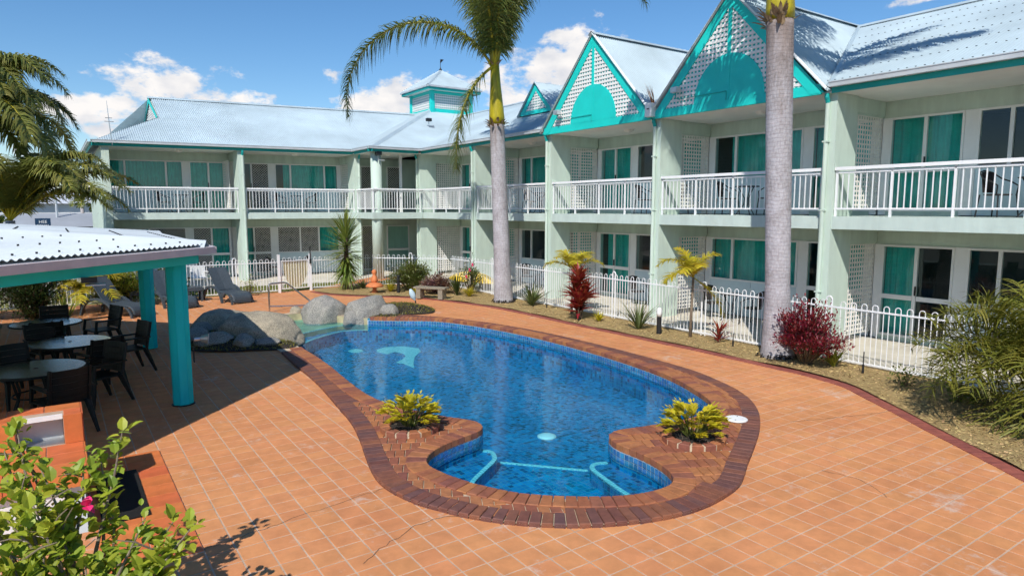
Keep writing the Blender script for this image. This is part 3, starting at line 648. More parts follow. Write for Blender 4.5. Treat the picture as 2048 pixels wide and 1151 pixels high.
# planter beds beside the pool
for nm, poly, lab in (('rock_bed', [(2.0, 15.9), (2.2, 15.0), (2.8, 14.45), (3.4, 14.2), (3.95, 14.0), (4.22, 14.3), (4.2, 15.0), (4.4, 16.2), (4.8, 18.2), (4.2, 18.7), (3.2, 18.5), (2.4, 17.4)], 'mossy ground cover between the shaded boulders left of the pool'),
                      ('far_rock_bed', [(6.5, 17.5), (6.9, 18.2), (7.9, 18.7), (8.8, 18.4), (9.15, 17.5), (8.7, 16.6), (7.9, 16.75), (7.45, 16.4), (6.75, 17.0)], 'yellow green ground cover behind the two grey boulders')):
    cx = sum(p[0] for p in poly) / len(poly); cy = sum(p[1] for p in poly) / len(poly)
    pol = resample(catmull(poly, 4), .2)
    def zb(x, y): 
        d = min(math.hypot(x - q[0], y - q[1]) for q in pol); return .02 + min(.16, d * .30) + .03 * noise.noise(Vector((x * 3, y * 3, 1)))
    pts = [(R2.uniform(cx - 1.6, cx + 1.6), R2.uniform(cy - 2.5, cy + 2.5)) for _ in range(400)]; pts = [p for p in pts if inpoly(*p, pol)]
    tag(obj(nm, sheet(pol, [], zb, pts), M['soil'], smooth=True), kind='structure')
    g = MB()
    for _ in range(9000):
        x, y = R2.uniform(cx - 1.6, cx + 1.6), R2.uniform(cy - 2.5, cy + 2.5)
        if not inpoly(x, y, pol): continue
        z = zb(x, y); h = R2.uniform(.02, .06); a = R2.uniform(0, 6.3); w = .010
        g.add([(x - w * math.cos(a), y - w * math.sin(a), z), (x + w * math.cos(a), y + w * math.sin(a), z), (x + R2.uniform(-.03, .03), y + R2.uniform(-.03, .03), z + h)], [(0, 1, 2)])
    tag(obj('ground_cover', g, M['moss']), lab, 'ground cover', kind='stuff')
# patio strips, lawn, path beyond the fence
tag(obj('patio', MB().box((12.40, -6, -.06), (15.40, 29.5, .028)), M['concrete']), kind='structure')
tag(obj('footpath', MB().add([(-9, 28.6, .0), (9.6, 26.0, .0), (13.0, 25.8, 0), (13.0, 31, 0), (-9, 34, 0)], [(0, 1, 2, 3, 4)]), M['concrete']), kind='structure')
tag(obj('side_path', MB().add([(7.5, 24.0, .006), (8.9, 24.0, .006), (12.45, 26.4, .006), (11.5, 27.3, .006)], [(0, 1, 2, 3)]), M['tile']), kind='structure')
tag(obj('lawn', sheet([(-9, 24.1), (12.42, 24.1), (12.42, 26.0), (9.6, 26.05), (-9, 28.62)], [], lambda x, y: -.006), M['lawn']), kind='structure')
g = MB()
for _ in range(14000):
    x, y = R2.uniform(1.0, 12.3), R2.uniform(24.15, 28.4)
    if y > 28.5 - (x + 9) * .1389 or (x > 7.4 and y - 24 < (x - 7.5) * .9 and y > 24 + (x - 8.9) * .66): continue
    h = R2.uniform(.03, .07); a = R2.uniform(0, 6.3); w = .009
    g.add([(x - w * math.cos(a), y - w * math.sin(a), -.006), (x + w * math.cos(a), y + w * math.sin(a), -.006), (x + R2.uniform(-.03, .03), y + R2.uniform(-.03, .03), h)], [(0, 1, 2)])
tag(obj('lawn_grass', g, M['grass']), 'short dry lawn grass in front of the far hotel wing', 'grass', kind='stuff')

# settlement cracks wandering over the deck tiles
RC = random.Random(3)
for pts in ([(.75, 6.02), (1.28, 6.12), (1.98, 6.24), (2.72, 6.34)], [(1.95, 5.05), (2.5, 5.35), (2.9, 5.42), (3.15, 5.2)], [(8.3, 5.2), (9.0, 4.95), (9.6, 4.75), (10.1, 4.65)], [(6.9, 3.2), (7.1, 3.6), (7.0, 4.0)]):
    path = [(x + RC.uniform(-.02, .02), y + RC.uniform(-.02, .02)) for x, y in resample(catmull(pts, 5, False), .07, False)]; o_ = offset(path, .006, False); cm = MB()
    for i in range(len(path) - 1): cm.quad((*path[i], .0022), (*path[i + 1], .0022), (*o_[i + 1], .0022), (*o_[i], .0022))
    obj('crack', cm, M['stem'], deck)
# ------------------------------------------------------------------ hotel building
AL = math.radians(-8.4); LXv = Vector((math.cos(AL), math.sin(AL))); LYv = Vector((-math.sin(AL), math.cos(AL)))
XF, VF = 13.27, 29.30
def TR(u, w, z): return (XF + w, u, z)                                    # right wing: u runs away from the camera, w into the building
def TL(u, w, z): p = LXv * u + LYv * VF; return (p.x, p.y + w, z)             # left wing: its cross walls run parallel to the right wing
ZS, ZR, ZE, ZG, ZRD = 2.79, 3.79, 5.28, 5.47, 7.85                        # floor, rail top, soffit, gutter top, ridge
WD, FD = 2.06, .78                                                        # wall depth, fin depth
hotel = thing('hotel_building', 'two storey mint hotel with teal gables, balconies and pale corrugated roof', 'building', (13.27, 10, 0))
class Wing:
    def __init__(s, T, flip): s.T = T; s.flip = flip
    def put(s, name, mb, mt, parent=hotel, smooth=False, kind=None, label=None):
        return obj(name, mb.xf(s.T, s.flip), M[mt], parent, smooth, kind, label)
WR, WL = Wing(TR, True), Wing(TL, False)
WL.flip = False

def lattice_mb(a0, a1, z0, z1, pl, axis, pitch=.10, sw=.038, th=.008):
    "crossed slats in a plane; axis 'w': panel spans w at constant u; axis 'u': spans u at constant w"
    m_ = MB()
    def bx(p0, p1, q0, q1, t0, t1):
        if axis == 'w': m_.box((pl + t0, p0, q0), (pl + t1, p1, q1))
        else: m_.box((p0, pl + t0, q0), (p1, pl + t1, q1))
    n_ = max(2, round((a1 - a0) / pitch)); st = (a1 - a0) / n_
    for i in range(n_ + 1): c = a0 + i * st; bx(max(a0, c - sw / 2), min(a1, c + sw / 2), z0, z1, 0, th)
    n_ = max(2, round((z1 - z0) / pitch)); st = (z1 - z0) / n_
    for i in range(n_ + 1): c = z0 + i * st; bx(a0, a1, max(z0, c - sw / 2), min(z1, c + sw / 2), th + .001, 2 * th + .001)
    return m_
def curtain(wing, u0, u1, z0, z1, w, mt='curtain'):
    n_ = max(8, int((u1 - u0) / .03)); m_ = MB(); ph = R.uniform(0, 6); f = R.uniform(36, 46)
    for i in range(n_ + 1):
        u = u0 + (u1 - u0) * i / n_; d = .035 * math.sin(u * f + ph + 1.3 * math.sin(u * 5 + ph)) + .015 * math.sin(u * 17)
        m_.v += [(u, w + d, z0), (u, w + d, z1)]
    m_.f = [(2 * i, 2 * i + 2, 2 * i + 3, 2 * i + 1) for i in range(n_)]
    wing.put('curtain', m_, mt, smooth=True)
def window(wing, u0, u1, z0, z1, n_, w=WD, screens=(), cur=1.0, door=False, mid=None, dark=()):
    "sliding window or door: frame, panes, insect screens, curtain behind"
    fr = MB(); t = .045; d0, d1 = w - .03, w + .05
    fr.box((u0, d0, z0), (u0 + t, d1, z1)); fr.box((u1 - t, d0, z0), (u1, d1, z1)); fr.box((u0 + t, d0, z1 - t), (u1 - t, d1, z1)); fr.box((u0 + t, d0, z0), (u1 - t, d1, z0 + t))
    us = [u0 + (u1 - u0) * i / n_ for i in range(n_ + 1)] if isinstance(n_, int) else [u0 + (u1 - u0) * f for f in n_]
    for c in us[1:-1]: fr.box((c - .035, d0 - .006, z0 + t), (c + .035, d1 - .02, z1 - t))
    if mid:
        for a, b in zip(us[:-1], us[1:]): fr.box((a + .046, d0 + .004, mid - .05), (b - .046, d1 - .03, mid + .05))
    o = wing.put('sliding_door' if door else 'window', fr, 'white')
    for i, (a, b) in enumerate(zip(us[:-1], us[1:])):
        if i in screens:
            sc_ = MB(); p = .105; hh = .010; A0, A1, Z0, Z1 = a + .05, b - .05, z0 + .05, z1 - .05
            for sgn in (1, -1):
                k0 = A0 - sgn * 0 - (Z1 - Z0) if sgn > 0 else A0; k = A0 - (Z1 - Z0)
                while k < A1 + (Z1 - Z0):
                    # line u = k + sgn*(z-Z0) (sgn=-1 mirrored)
                    ua, za = (k, Z0) ; ub, zb_ = (k + (Z1 - Z0), Z1)
                    if sgn < 0: ua, ub = A0 + A1 - ua, A0 + A1 - ub
                    pts = []
                    lo, hi = 0., 1.
                    du = ub - ua
                    t0 = (A0 - ua) / du; t1 = (A1 - ua) / du
                    lo = max(0, min(t0, t1)); hi = min(1, max(t0, t1))
                    if hi - lo > .01:
                        p0 = (ua + du * lo, za + (zb_ - za) * lo); p1 = (ua + du * hi, za + (zb_ - za) * hi)
                        off = .0085; y = d0 - .012 - (0 if sgn > 0 else .004)
                        sc_.add([(p0[0] - off, y, p0[1]), (p0[0] + off, y, p0[1]), (p1[0] + off, y, p1[1]), (p1[0] - off, y, p1[1])], [(0, 1, 2, 3)])
                    k += p
            wing.put('security_screen', sc_, 'cream', o, kind='stuff')
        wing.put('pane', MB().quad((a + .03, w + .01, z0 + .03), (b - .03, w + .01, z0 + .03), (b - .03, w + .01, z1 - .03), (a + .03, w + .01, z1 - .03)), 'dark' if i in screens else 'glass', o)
    if door: wing.put('door_handle', MB().box(((us[1] if n_ != 1 else u1) - .06 + .02, d0 - .05, z0 + .95), ((us[1] if n_ != 1 else u1) - .02, d0 - .008, z0 + 1.15)), 'black', o)
    if cur > 0:
        L_ = (u1 - u0)
        if cur >= 1: curtain(wing, u0, u1, z0, z1 + .02, w + .22)
        else:
            if R.random() < .5: curtain(wing, u0, u0 + L_ * cur, z0, z1 + .02, w + .22)
            else: curtain(wing, u1 - L_ * cur, u1, z0, z1 + .02, w + .22)
    return o
bal_me = mesh_of('baluster', MB().box((-.009, -.009, 0), (.009, .009, .70)), M['fencewhite'])
post_me = mesh_of('rail_post', MB().box((-.02, -.02, 0), (.02, .02, .93)), M['fencewhite'])
def balustrade(wing, u0, u1, w=.06, z=ZS, sep=True, name='balustrade'):
    top = MB().box((u0, w - .055, z + .935), (u1, w + .055, z + 1.0)).box((u0, w - .02, z + .87), (u1, w + .02, z + .905)).box((u0, w - .018, z + .14), (u1, w + .018, z + .175))
    o = wing.put(name, top, 'fencewhite')
    ns = max(2, round((u1 - u0) / 1.08)); rest_ = MB()
    for i in range(ns + 1):
        u = u0 + .03 + (u1 - u0 - .06) * i / ns
        inst('rail_post', post_me, Matrix.Translation(wing.T(u, w, z)), o)
        if i < ns:
            L_ = (u1 - u0 - .06) / ns; nb = max(3, round(L_ / .118))
            for j in range(1, nb):
                p_ = wing.T(u + L_ * j / nb, w, z + .172)
                if sep: inst('baluster', bal_me, Matrix.Translation(p_), o)
                else: rest_.box((p_[0] - .009, p_[1] - .009, p_[2]), (p_[0] + .009, p_[1] + .009, p_[2] + .70))
    if rest_.v: obj('baluster_row', rest_, M['fencewhite'], o, kind='stuff')
    return o
def fin(wing, u, pipe=True, lat=True, z1=ZE, side=-1):
    wing.put('fin_wall', MB().box((u - .125, -.02, 0), (u + .125, FD, z1 - .002)), 'mint')
    if lat:
        for z0 in (0.03, ZS):
            wing.put('lattice_screen', lattice_mb(FD + .03, WD - .04, z0 + .14, z0 + 2.14, u - .02, 'w'), 'cream', kind='stuff')
            top = (2.53 if z0 < 1 else ZE) - .004
            wing.put('bulkhead', MB().box((u - .06, FD + .002, z0 + 2.17), (u + .06, WD - .035, top)).box((u - .03, FD + .002, z0 + 2.142), (u + .03, WD - .035, z0 + 2.168)), 'mint')
    if pipe:
        uu = u + .05; m_ = MB().tube([(uu, -.065, .05), (uu, -.065, 5.10)], .046, 10)
        for zz in (1.2, 2.9, 4.3): m_.box((uu - .06, -.112, zz), (uu + .06, -.019, zz + .03))
        o = wing.put('downpipe', m_, 'mint', smooth=False)
        wing.put('pipe_elbow', MB().tube([(uu, -.065, 5.09), (uu, -.09, 5.15), (uu, -.12, 5.20), (uu, -.12, 5.27)], .047, 10), 'tealshade', o)
def wall_bay(wing, ua, ub, z0, door_hi, top, variant):
    "the wall of one unit between fins ua < ub"
    a, b = ua + .02, ub - .02; zh = z0 + 2.13
    m_ = MB().box((a - .1, WD, zh), (b + .1, WD + .18, top))
    dw = variant.get('dw', 1.46)
    if door_hi: d0, d1 = b - .10 - dw, b - .10; p0, p1 = d0 - .24, d0; w0, w1 = a + .12, p0
    else: d0, d1 = a + .10, a + .10 + dw; p0, p1 = d1, d1 + .24; w0, w1 = p1, b - .12
    sill = z0 + .96
    wing.put('wall', m_, 'mint')
    wing.put('door_pillar', MB().box((p0 + .002, WD - .015, z0 + .02), (p1 - .002, WD + .16, zh)), 'white')
    e0, e1 = (d1, b + .1) if door_hi else (a - .1, d0)
    wing.put('door_pillar', MB().box((e0 + .002, WD - .014, z0 + .02), (e1, WD + .16, zh)), 'white')
    f0, f1 = (a - .1, w0) if door_hi else (w1, b + .1)
    wing.put('wall_pier', MB().box((f0, WD - .013, z0 + .02), (f1 - .002, WD + .16, zh)), 'white')
    wing.put('plinth', MB().box((d0, WD - .01, z0 - .02 if z0 > 1 else 0), (d1, WD + .12, z0 + .10)), 'mint')
    np_ = 2 if w1 - w0 < 3 else 3
    for i in range(np_):
        q0 = w0 + (w1 - w0) * i / np_; q1 = w0 + (w1 - w0) * (i + 1) / np_
        wing.put('spandrel_panel', MB().box((q0 + .004, WD - .008, z0 + .02), (q1 - .004, WD + .12, sill - .004)), 'panel')
    window(wing, d0, d1, z0 + .10, zh - .002, variant.get('dn', 2), screens=variant.get('ds', ()), cur=variant.get('dc', 1), door=True, mid=z0 + .98)
    window(wing, w0, w1, sill, zh - .002, variant.get('wn', [0, .27, .73, 1.]), screens=variant.get('ws', ()), cur=variant.get('wc', .7))
FR = [3.05, 7.75, 12.5, 17.15, 21.78, 26.40]
# floors, soffits, roof voids
def shell_wing(wing, u0, u1, ends):
    wing.put('balcony_slab', MB().box((u0, 0, 2.53), (u1, WD + .3, ZS)), 'slab')
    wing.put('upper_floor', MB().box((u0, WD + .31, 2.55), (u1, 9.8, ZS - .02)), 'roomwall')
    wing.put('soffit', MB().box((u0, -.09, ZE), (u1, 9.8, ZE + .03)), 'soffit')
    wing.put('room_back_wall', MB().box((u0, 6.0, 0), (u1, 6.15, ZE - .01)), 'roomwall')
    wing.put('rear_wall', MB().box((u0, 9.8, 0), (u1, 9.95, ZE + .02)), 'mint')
shell_wing(WR, -6.4, 30.5, 0)
shell_wing(WL, -2.62, 13.4, 0)
WL.put('end_wall', MB().box((-2.62, .8, 0), (-2.45, 9.9, ZE - .003)), 'mint')
WR.put('end_wall', MB().box((-6.55, .0, 0), (-6.4, 9.9, ZE - .003)), 'mint')
for u in FR + [-1.65]: fin(WR, u)
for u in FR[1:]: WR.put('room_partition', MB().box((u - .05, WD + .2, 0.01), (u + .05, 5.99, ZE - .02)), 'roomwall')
vs = {0: dict(wn=[0, .27, .55, .78, 1.], wc=.55), 1: dict(wc=.85), 2: dict(wn=[0, .3, .62, 1.], wc=.6), 3: dict(wc=.9), 4: dict(wn=[0, .3, .62, 1.], wc=.8)}
for i in range(-1, 5):
    ua, ub = (FR[i], FR[i + 1]) if i >= 0 else (-1.65, 3.05)
    for z0, top in ((ZS, ZE - .003), (.028, 2.527)):
        v = dict(vs.get(i, {}))
        if z0 < 1:
            v['dc'] = .45 if i == 0 else .9; v['wc'] = {0: .12, 1: .95, 2: .55, 3: .25, 4: .8}.get(i, .6)
            if i == 4: v['ds'] = (0,)
        wall_bay(WR, ua + .06, ub - .06, z0, i % 2 == 0, top, v)
    balustrade(WR, ua + .135, ub - .135, sep=i in (0, 1, 2))
    if i == -1: pass
# far inner corner walls of the right wing
WR.put('wall', MB().box((26.46, WD, 0), (31.5, WD + .18, ZE - .004)), 'mint')
UL = [-2.50, 2.20, 6.90]
for u in UL: fin(WL, u, pipe=u > -2, lat=True)
WL.put('lattice_screen', lattice_mb(FD + .03, WD - .04, ZS + .14, ZS + 2.14, 1.9, 'w'), 'cream', kind='stuff')
wall_bay(WL, UL[0], UL[1], ZS, True, ZE - .003, dict(wn=[0, .23, .77, 1.], wc=1.0, dc=1.0))
wall_bay(WL, UL[1], UL[2], ZS, False, ZE - .003, dict(wn=[0, .24, .78, 1.], wc=.85, dn=2, ds=(1,), dc=.5))
wall_bay(WL, UL[0], UL[1], .028, True, 2.527, dict(wn=[0, .5, 1.], ws=(1,), wc=1., dn=2, ds=(0,), dc=1.))
wall_bay(WL, UL[1], UL[2], .028, False, 2.527, dict(dn=2, ds=(1,), wn=[0, .36, .66, 1.], ws=(0, 1), wc=1.))
WL.put('wall', MB().box((6.9, WD, 0), (13.4, WD + .18, 2.527)).box((6.9, WD, ZS), (13.4, WD + .18, ZE - .004)), 'mint')
for u in (2.2, 6.9): WL.put('room_partition', MB().box((u - .05, WD + .2, 0.01), (u + .05, 5.99, ZE - .02)), 'roomwall')
balustrade(WL, UL[0] + .135, UL[1] - .135, sep=False); balustrade(WL, UL[1] + .135, UL[2] - .135, sep=False)
WL.put('end_balustrade', MB().box((-2.52, .8, ZS + .935), (-2.42, 2.0, ZS + 1.0)), 'fencewhite')
# inner corner screens and doors (left wing frame, beyond the last fin)
for z0 in (ZS, .028):
    window(WL, 7.25, 7.75, z0 + .1, z0 + 2.13, 1, w=WD - .04, cur=1, mid=z0 + .98)
    window(WL, 7.80, 8.55, z0 + .05, z0 + 2.13, 1, w=WD - .04, screens=(0,), cur=0, door=True)
    window(WL, 9.05, 9.80, z0 + .05, z0 + 2.13, 1, w=WD - .04, screens=(0,), cur=0, door=True) if z0 > 1 else window(WL, 9.0, 10.1, z0 + .1, z0 + 2.13, 1, w=WD - .04, cur=1, mid=z0 + .98)
# corner porch
PX0, PX1, PY0 = 10.98, 13.24, 26.02
obj('porch_slab', MB().box((PX0, PY0, 2.527), (PX1, 28.6, ZS - .003)), M['slab'], hotel)
obj('porch_soffit', MB().box((PX0 - .09, PY0 - .09, ZE - .006), (PX1 + .3, 29.4, ZE + .02)), M['soffit'], hotel)
obj('round_column', MB().lathe([(.225, 0), (.225, ZE - .01)], (PX0 + .28, PY0 + .28, 0), 28), M['mint'], hotel, True)
obj('porch_post', MB().box((12.62, 26.9, ZS), (12.72, 27.0, ZE - .01)), M['white'], hotel)
class Wp: pass
porch = Wing(lambda u, w, z: (u, PY0 + w, z), False)
balustrade(porch, PX0 + .02, PX1 - .05, w=.08, sep=False)
porch2 = Wing(lambda u, w, z: (PX0 + w, u, z), True)
balustrade(porch2, PY0 + .15, 27.9, w=.06, sep=False)

# roofs --------------------------------------------------------------
def corr(poly, name, org, eu, es, pitch=.078, amp=.015, parent=hotel, mt='roof', per=6):
    "corrugated sheet over a polygon given in (u along the eave, s up the slope)"
    up_ = eu.cross(es).normalized()
    if up_.z < 0: up_ = -up_
    us = [p[0] for p in poly]; u0, u1 = min(us), max(us); n_ = int((u1 - u0) / (pitch / per)); m_ = MB(); last = None
    for i in range(n_ + 1):
        u = u0 + (u1 - u0) * i / n_; ss = []
        for k in range(len(poly)):
            (ua, sa), (ub, sb) = poly[k], poly[(k + 1) % len(poly)]
            if (ua - u) * (ub - u) <= 0 and ua != ub: ss.append(sa + (sb - sa) * (u - ua) / (ub - ua))
            elif ua == ub == u: ss += [sa, sb]
        if len(ss) < 2: last = None; continue
        d = up_ * (amp * math.sin(2 * PI * u / pitch)); a, b = org + eu * u + es * min(ss) + d, org + eu * u + es * max(ss) + d
        k = len(m_.v); m_.v += [tuple(a), tuple(b)]
        if last is not None: m_.f.append((last, k, k + 1, last + 1))
        last = k
    return obj(name, m_, M[mt], parent, True)
V3 = lambda t: Vector(t)
RUN = 5.2 + .12; RISE = ZRD - 5.42; SL = math.hypot(RUN, RISE)
# right wing, front and rear slopes
es = Vector((RUN, 0, RISE)) / SL; eu = Vector((0, 1, 0)); org = Vector((XF - .12, 0, 5.42))
rfR = corr([(-6.6, 0), (32.2, 0), (32.2, SL), (-6.6, SL)], 'main_roof', org, eu, es)
obj('rear_roof', MB().quad((XF + 5.2, -6.6, ZRD), (XF + 5.2, 33, ZRD), (XF + 10.7, 33, 5.42), (XF + 10.7, -6.6, 5.42)), M['roof'], hotel)
def cap(name, a, b, w=.16, mt='roof', parent=hotel):
    a, b = Vector(a), Vector(b); t = (b - a).normalized(); sd_ = t.cross(Vector((0, 0, 1))).normalized()
    m_ = MB(); pr_ = [(-w, -.07), (-.035, .012), (0, .028), (.035, .012), (w, -.07)]
    for p in (a, b): m_.v += [tuple(p + sd_ * x + Vector((0, 0, z))) for x, z in pr_]
    m_.f = [(i, i + 1, i + 6, i + 5) for i in range(4)]
    return obj(name, m_, M[mt], parent)
cap('ridge_cap', (XF + 5.2, -6.6, ZRD + .03), (XF + 5.2, 32.2, ZRD + .03))
# roof screws on the near slope
sc_ = MB()
for k in range(8):
    for j in range(74):
        s_ = .35 + k * .78; u = -2 + j * .156 + (.078 if k % 2 else 0)
        p = org + eu * u + es * s_ + Vector((-.3, 0, 1)).normalized() * .012
        if u > 8.2 + s_ * .3: continue
        sc_.box((p.x - .013, p.y - .013, p.z), (p.x + .013, p.y + .013, p.z + .012))
obj('roof_screws', sc_, M['lounger'], rfR, kind='stuff')
# left wing slopes with hipped end
L3 = lambda u, w, z: Vector(TL(u, w, z))
euL = Vector((LXv.x, LXv.y, 0)); esL = (L3(0, 5.2, ZRD) - L3(0, -.12, 5.42)).normalized(); orgL = L3(0, -.12, 5.42)
GU = -.30                                                                  # gablet plane
zb_ = 6.75; sgb = (zb_ - 5.42) / RISE * SL
corr([(-2.95, 0), (13.5, 0), (13.5, SL), (GU, SL), (GU, sgb)], 'left_roof', orgL, euL, esL)
WL.put('rear_roof', MB().quad((-2.9, 10.7, 5.42), (14, 10.7, 5.42), (14, 5.2, ZRD), (GU, 5.2, ZRD)), 'roof')
WL.put('hip_end_roof', MB().add([(-2.95, -.12, 5.415), (-2.95, 10.5, 5.415), (GU, 7.6, zb_), (GU, 2.75, zb_)], [(0, 1, 2, 3)]), 'roof')
WL.put('gablet_wall', MB().add([(GU + .02, 2.9, zb_), (GU + .02, 7.5, zb_), (GU + .02, 5.2, ZRD - .03)], [(0, 1, 2)]), 'white')
gl = MB()
for i in range(9):
    z = zb_ + .06 + i * .1; hw = (ZRD - .12 - z) / (ZRD - zb_) * 2.3
    if hw > .05: gl.box((GU - .03, 5.2 - hw, z), (GU + .01, 5.2 + hw, z + .045))
WL.put('gablet_louvre', gl, 'white', kind='stuff')
WL.put('gablet_barge', MB().add([(GU - .08, 2.55, zb_ - .05), (GU - .08, 2.95, zb_ - .05), (GU - .08, 5.2, ZRD - .22), (GU - .08, 5.2, ZRD + .02)], [(0, 1, 2, 3)]).add([(GU - .08, 7.85, zb_ - .05), (GU - .08, 7.45, zb_ - .05), (GU - .08, 5.2, ZRD - .22), (GU - .08, 5.2, ZRD + .02)], [(0, 1, 2, 3)]), 'teal')
cap('ridge_cap', L3(GU - .12, 5.2, ZRD + .03), L3(13.5, 5.2, ZRD + .03))
# porch roof
k_ = RISE / RUN; d_ = 5.75
esA = Vector((1, 0, k_)).normalized(); sA = d_ * math.sqrt(1 + k_ * k_)
ox, oy = PX0 - .12, PY0 - .12
corr([(0, 0), (8, 0), (8, sA), (d_, sA)], 'porch_roof', Vector((ox, oy, 5.42)), Vector((0, 1, 0)), esA)
esB = Vector((0, 1, k_)).normalized()
corr([(0, 0), (8, 0), (8, sA), (d_, sA)], 'porch_roof', Vector((ox, oy, 5.42)), Vector((1, 0, 0)), esB)
cap('hip_cap', (ox, oy, 5.45), (ox + d_, oy + d_, 5.45 + d_ * k_), .14)
# gutters and fascias
def eave(wing, u0, u1, w=-.12, mtg='gutter'):
    g = MB().box((u0, w - .10, 5.385), (u1, w - .092, 5.475)).box((u0, w - .10, 5.376), (u1, w + .02, 5.384)).box((u0, w - .112, 5.462), (u1, w - .101, 5.480))
    wing.put('gutter', g, mtg)
    wing.put('fascia', MB().box((u0, w + .022, 5.265), (u1, w + .05, 5.455)), 'tealshade')  # its darker teal carries the shade cast by the gutter
eave(WR, -6.6, 7.72); eave(WR, 17.22, 26.0); eave(WL, -2.95, 7.02)
pe = Wing(lambda u, w, z: (u, PY0 + w, z), False); eave(pe, ox - .1, PX1 - .2)
pe2 = Wing(lambda u, w, z: (PX0 + w, u, z), True); eave(pe2, oy - .1, 27.72)
el_ = Wing(lambda u, w, z: TL(-2.83 + w, u, z), True); eave(el_, -.22, 10.5)
# street-front gables
def gable(y0, y1, za, label):
    yc = (y0 + y1) / 2; zb = 5.41; xo = XF - .13; hw = (y1 - y0) / 2
    root = obj('gable_end', MB().add([(xo - .013, y0 + .05, zb - .15), (xo - .013, y1 - .05, zb - .15), (xo - .013, yc, za - .1)], [(2, 1, 0)]), M['teal'], hotel, label=label)
    k = (za - zb) / hw
    lm = MB(); x0 = xo - .012
    fw_ = .27                                                              # barge board height measured vertically
    def ztop(y): return za - fw_ - k * abs(y - yc)
    z = zb + .09
    i = 0
    while z < za - fw_ - .05:
        h = (za - fw_ - z - .03) / k
        lm.box((x0 - .030, yc - h, z), (x0 - .0185, yc + h, z + .060)); z += .108; i += 1
    y = yc + .056
    while y < y1 - .12:
        for s in (1, -1):
            yy = yc + s * (y - yc)
            lm.box((x0 - .018, yy - .023, zb + .05), (x0 - .006, yy + .023, max(zb + .07, ztop(yy) + .02)))
        y += .108
    obj('gable_lattice', lm, M['white'], root, kind='stuff')
    ob = MB()
    for s in (1, -1):
        ob.add([(xo - .06, yc + s * (hw + .03), zb - .12), (xo - .06, yc + s * (hw - .27), zb - .12), (xo - .06, yc, za - fw_ - .02), (xo - .06, yc, za + .02),
                (xo, yc + s * (hw + .03), zb - .12), (xo, yc + s * (hw - .27), zb - .12), (xo, yc, za - fw_ - .02), (xo, yc, za + .02)], [(0, 1, 2, 3), (1, 5, 6, 2), (0, 4, 5, 1), (0, 3, 7, 4)])
    obj('barge_board', ob, M['teal'], root)
    obj('gable_beam', MB().box((xo - .052, y0 + .04, zb - .145), (xo - .002, y1 - .04, zb + .06)), M['teal'], root)
    obj('king_post', MB().box((xo - .062, yc - .045, zb + .0605), (xo - .03, yc + .045, za - fw_)), M['teal'], root)
    r = .98; arc = [(yc + r * math.cos(PI * i / 28), zb + .06 + r * 1.05 * math.sin(PI * i / 28)) for i in range(29)]
    hd = MB(); nn = len(arc)
    hd.v = [(xo - .057, a, b) for a, b in arc] + [(xo - .034, a, b) for a, b in arc]
    hd.f = [tuple(range(nn)), tuple(range(2 * nn - 1, nn - 1, -1))] + [(i, nn + i, nn + i + 1, i + 1) for i in range(nn - 1)]
    obj('half_round_panel', hd, M['teal'], root)
    # roof of the gable
    for s in (1, -1):
        es_ = Vector((0, -s * hw, za - zb)).normalized(); S = math.hypot(hw + .12, (za - zb) * (hw + .12) / hw)
        corr([(0, 0), (6.0, 0), (6.0, S), (0, S)], 'gable_roof', Vector((xo - .14, yc + s * (hw + .12), za + .03 - (za - zb) * (hw + .12) / hw)), Vector((1, 0, 0)), es_, parent=root)
        obj('barge_cap', MB().tube([(xo - .10, yc + s * (hw + .10), za + .05 - k * (hw + .10)), (xo - .10, yc, za + .055)], .03, 4), M['white'], root)
    cap('ridge_cap', (xo - .15, yc, za + .05), (XF + 5.3, yc, za + .05), .14, parent=root)
    # flood light on a bracket arm
    fy = yc + 1.42; zz = zb + .36
    fl = obj('flood_light', MB().box((xo - .30, fy - .10, zz + .02), (xo - .16, fy + .10, zz + .15)), M['gutter'], root)
    obj('bracket', MB().tube([(xo - .07, fy, zz - .12), (xo - .22, fy, zz - .12), (xo - .22, fy, zz + .02)], .016, 6).tube([(xo - .075, fy, zz - .12), (xo - .075, yc + .02, zz - .12), (xo - .075, yc + .02, zz - .32)], .008, 5), M['tealshade'], fl)
    obj('lens', MB().box((xo - .308, fy - .085, zz + .035), (xo - .301, fy + .085, zz + .135)), M['silver'], fl)
    return root
gable(12.56, 17.24, 7.88, 'farther teal gable with white lattice and half round panel')
gable(7.86, 12.54, 7.86, 'nearer teal gable with white lattice, partly behind a palm trunk')
obj('valley_flashing', MB().tube([(XF - .05, 7.80, 5.47), (XF + 5.2, 10.15, 7.88)], .05, 4), M['roof'], hotel)
rh = obj('rainwater_head', MB().prism([(XF - .34, 12.44), (XF - .10, 12.44), (XF - .10, 12.66), (XF - .34, 12.66)], 5.32, 5.66, .0), M['white'], hotel)
obj('overflow_slot', MB().box((XF - .345, 12.51, 5.50), (XF - .339, 12.59, 5.53)), M['black'], rh)
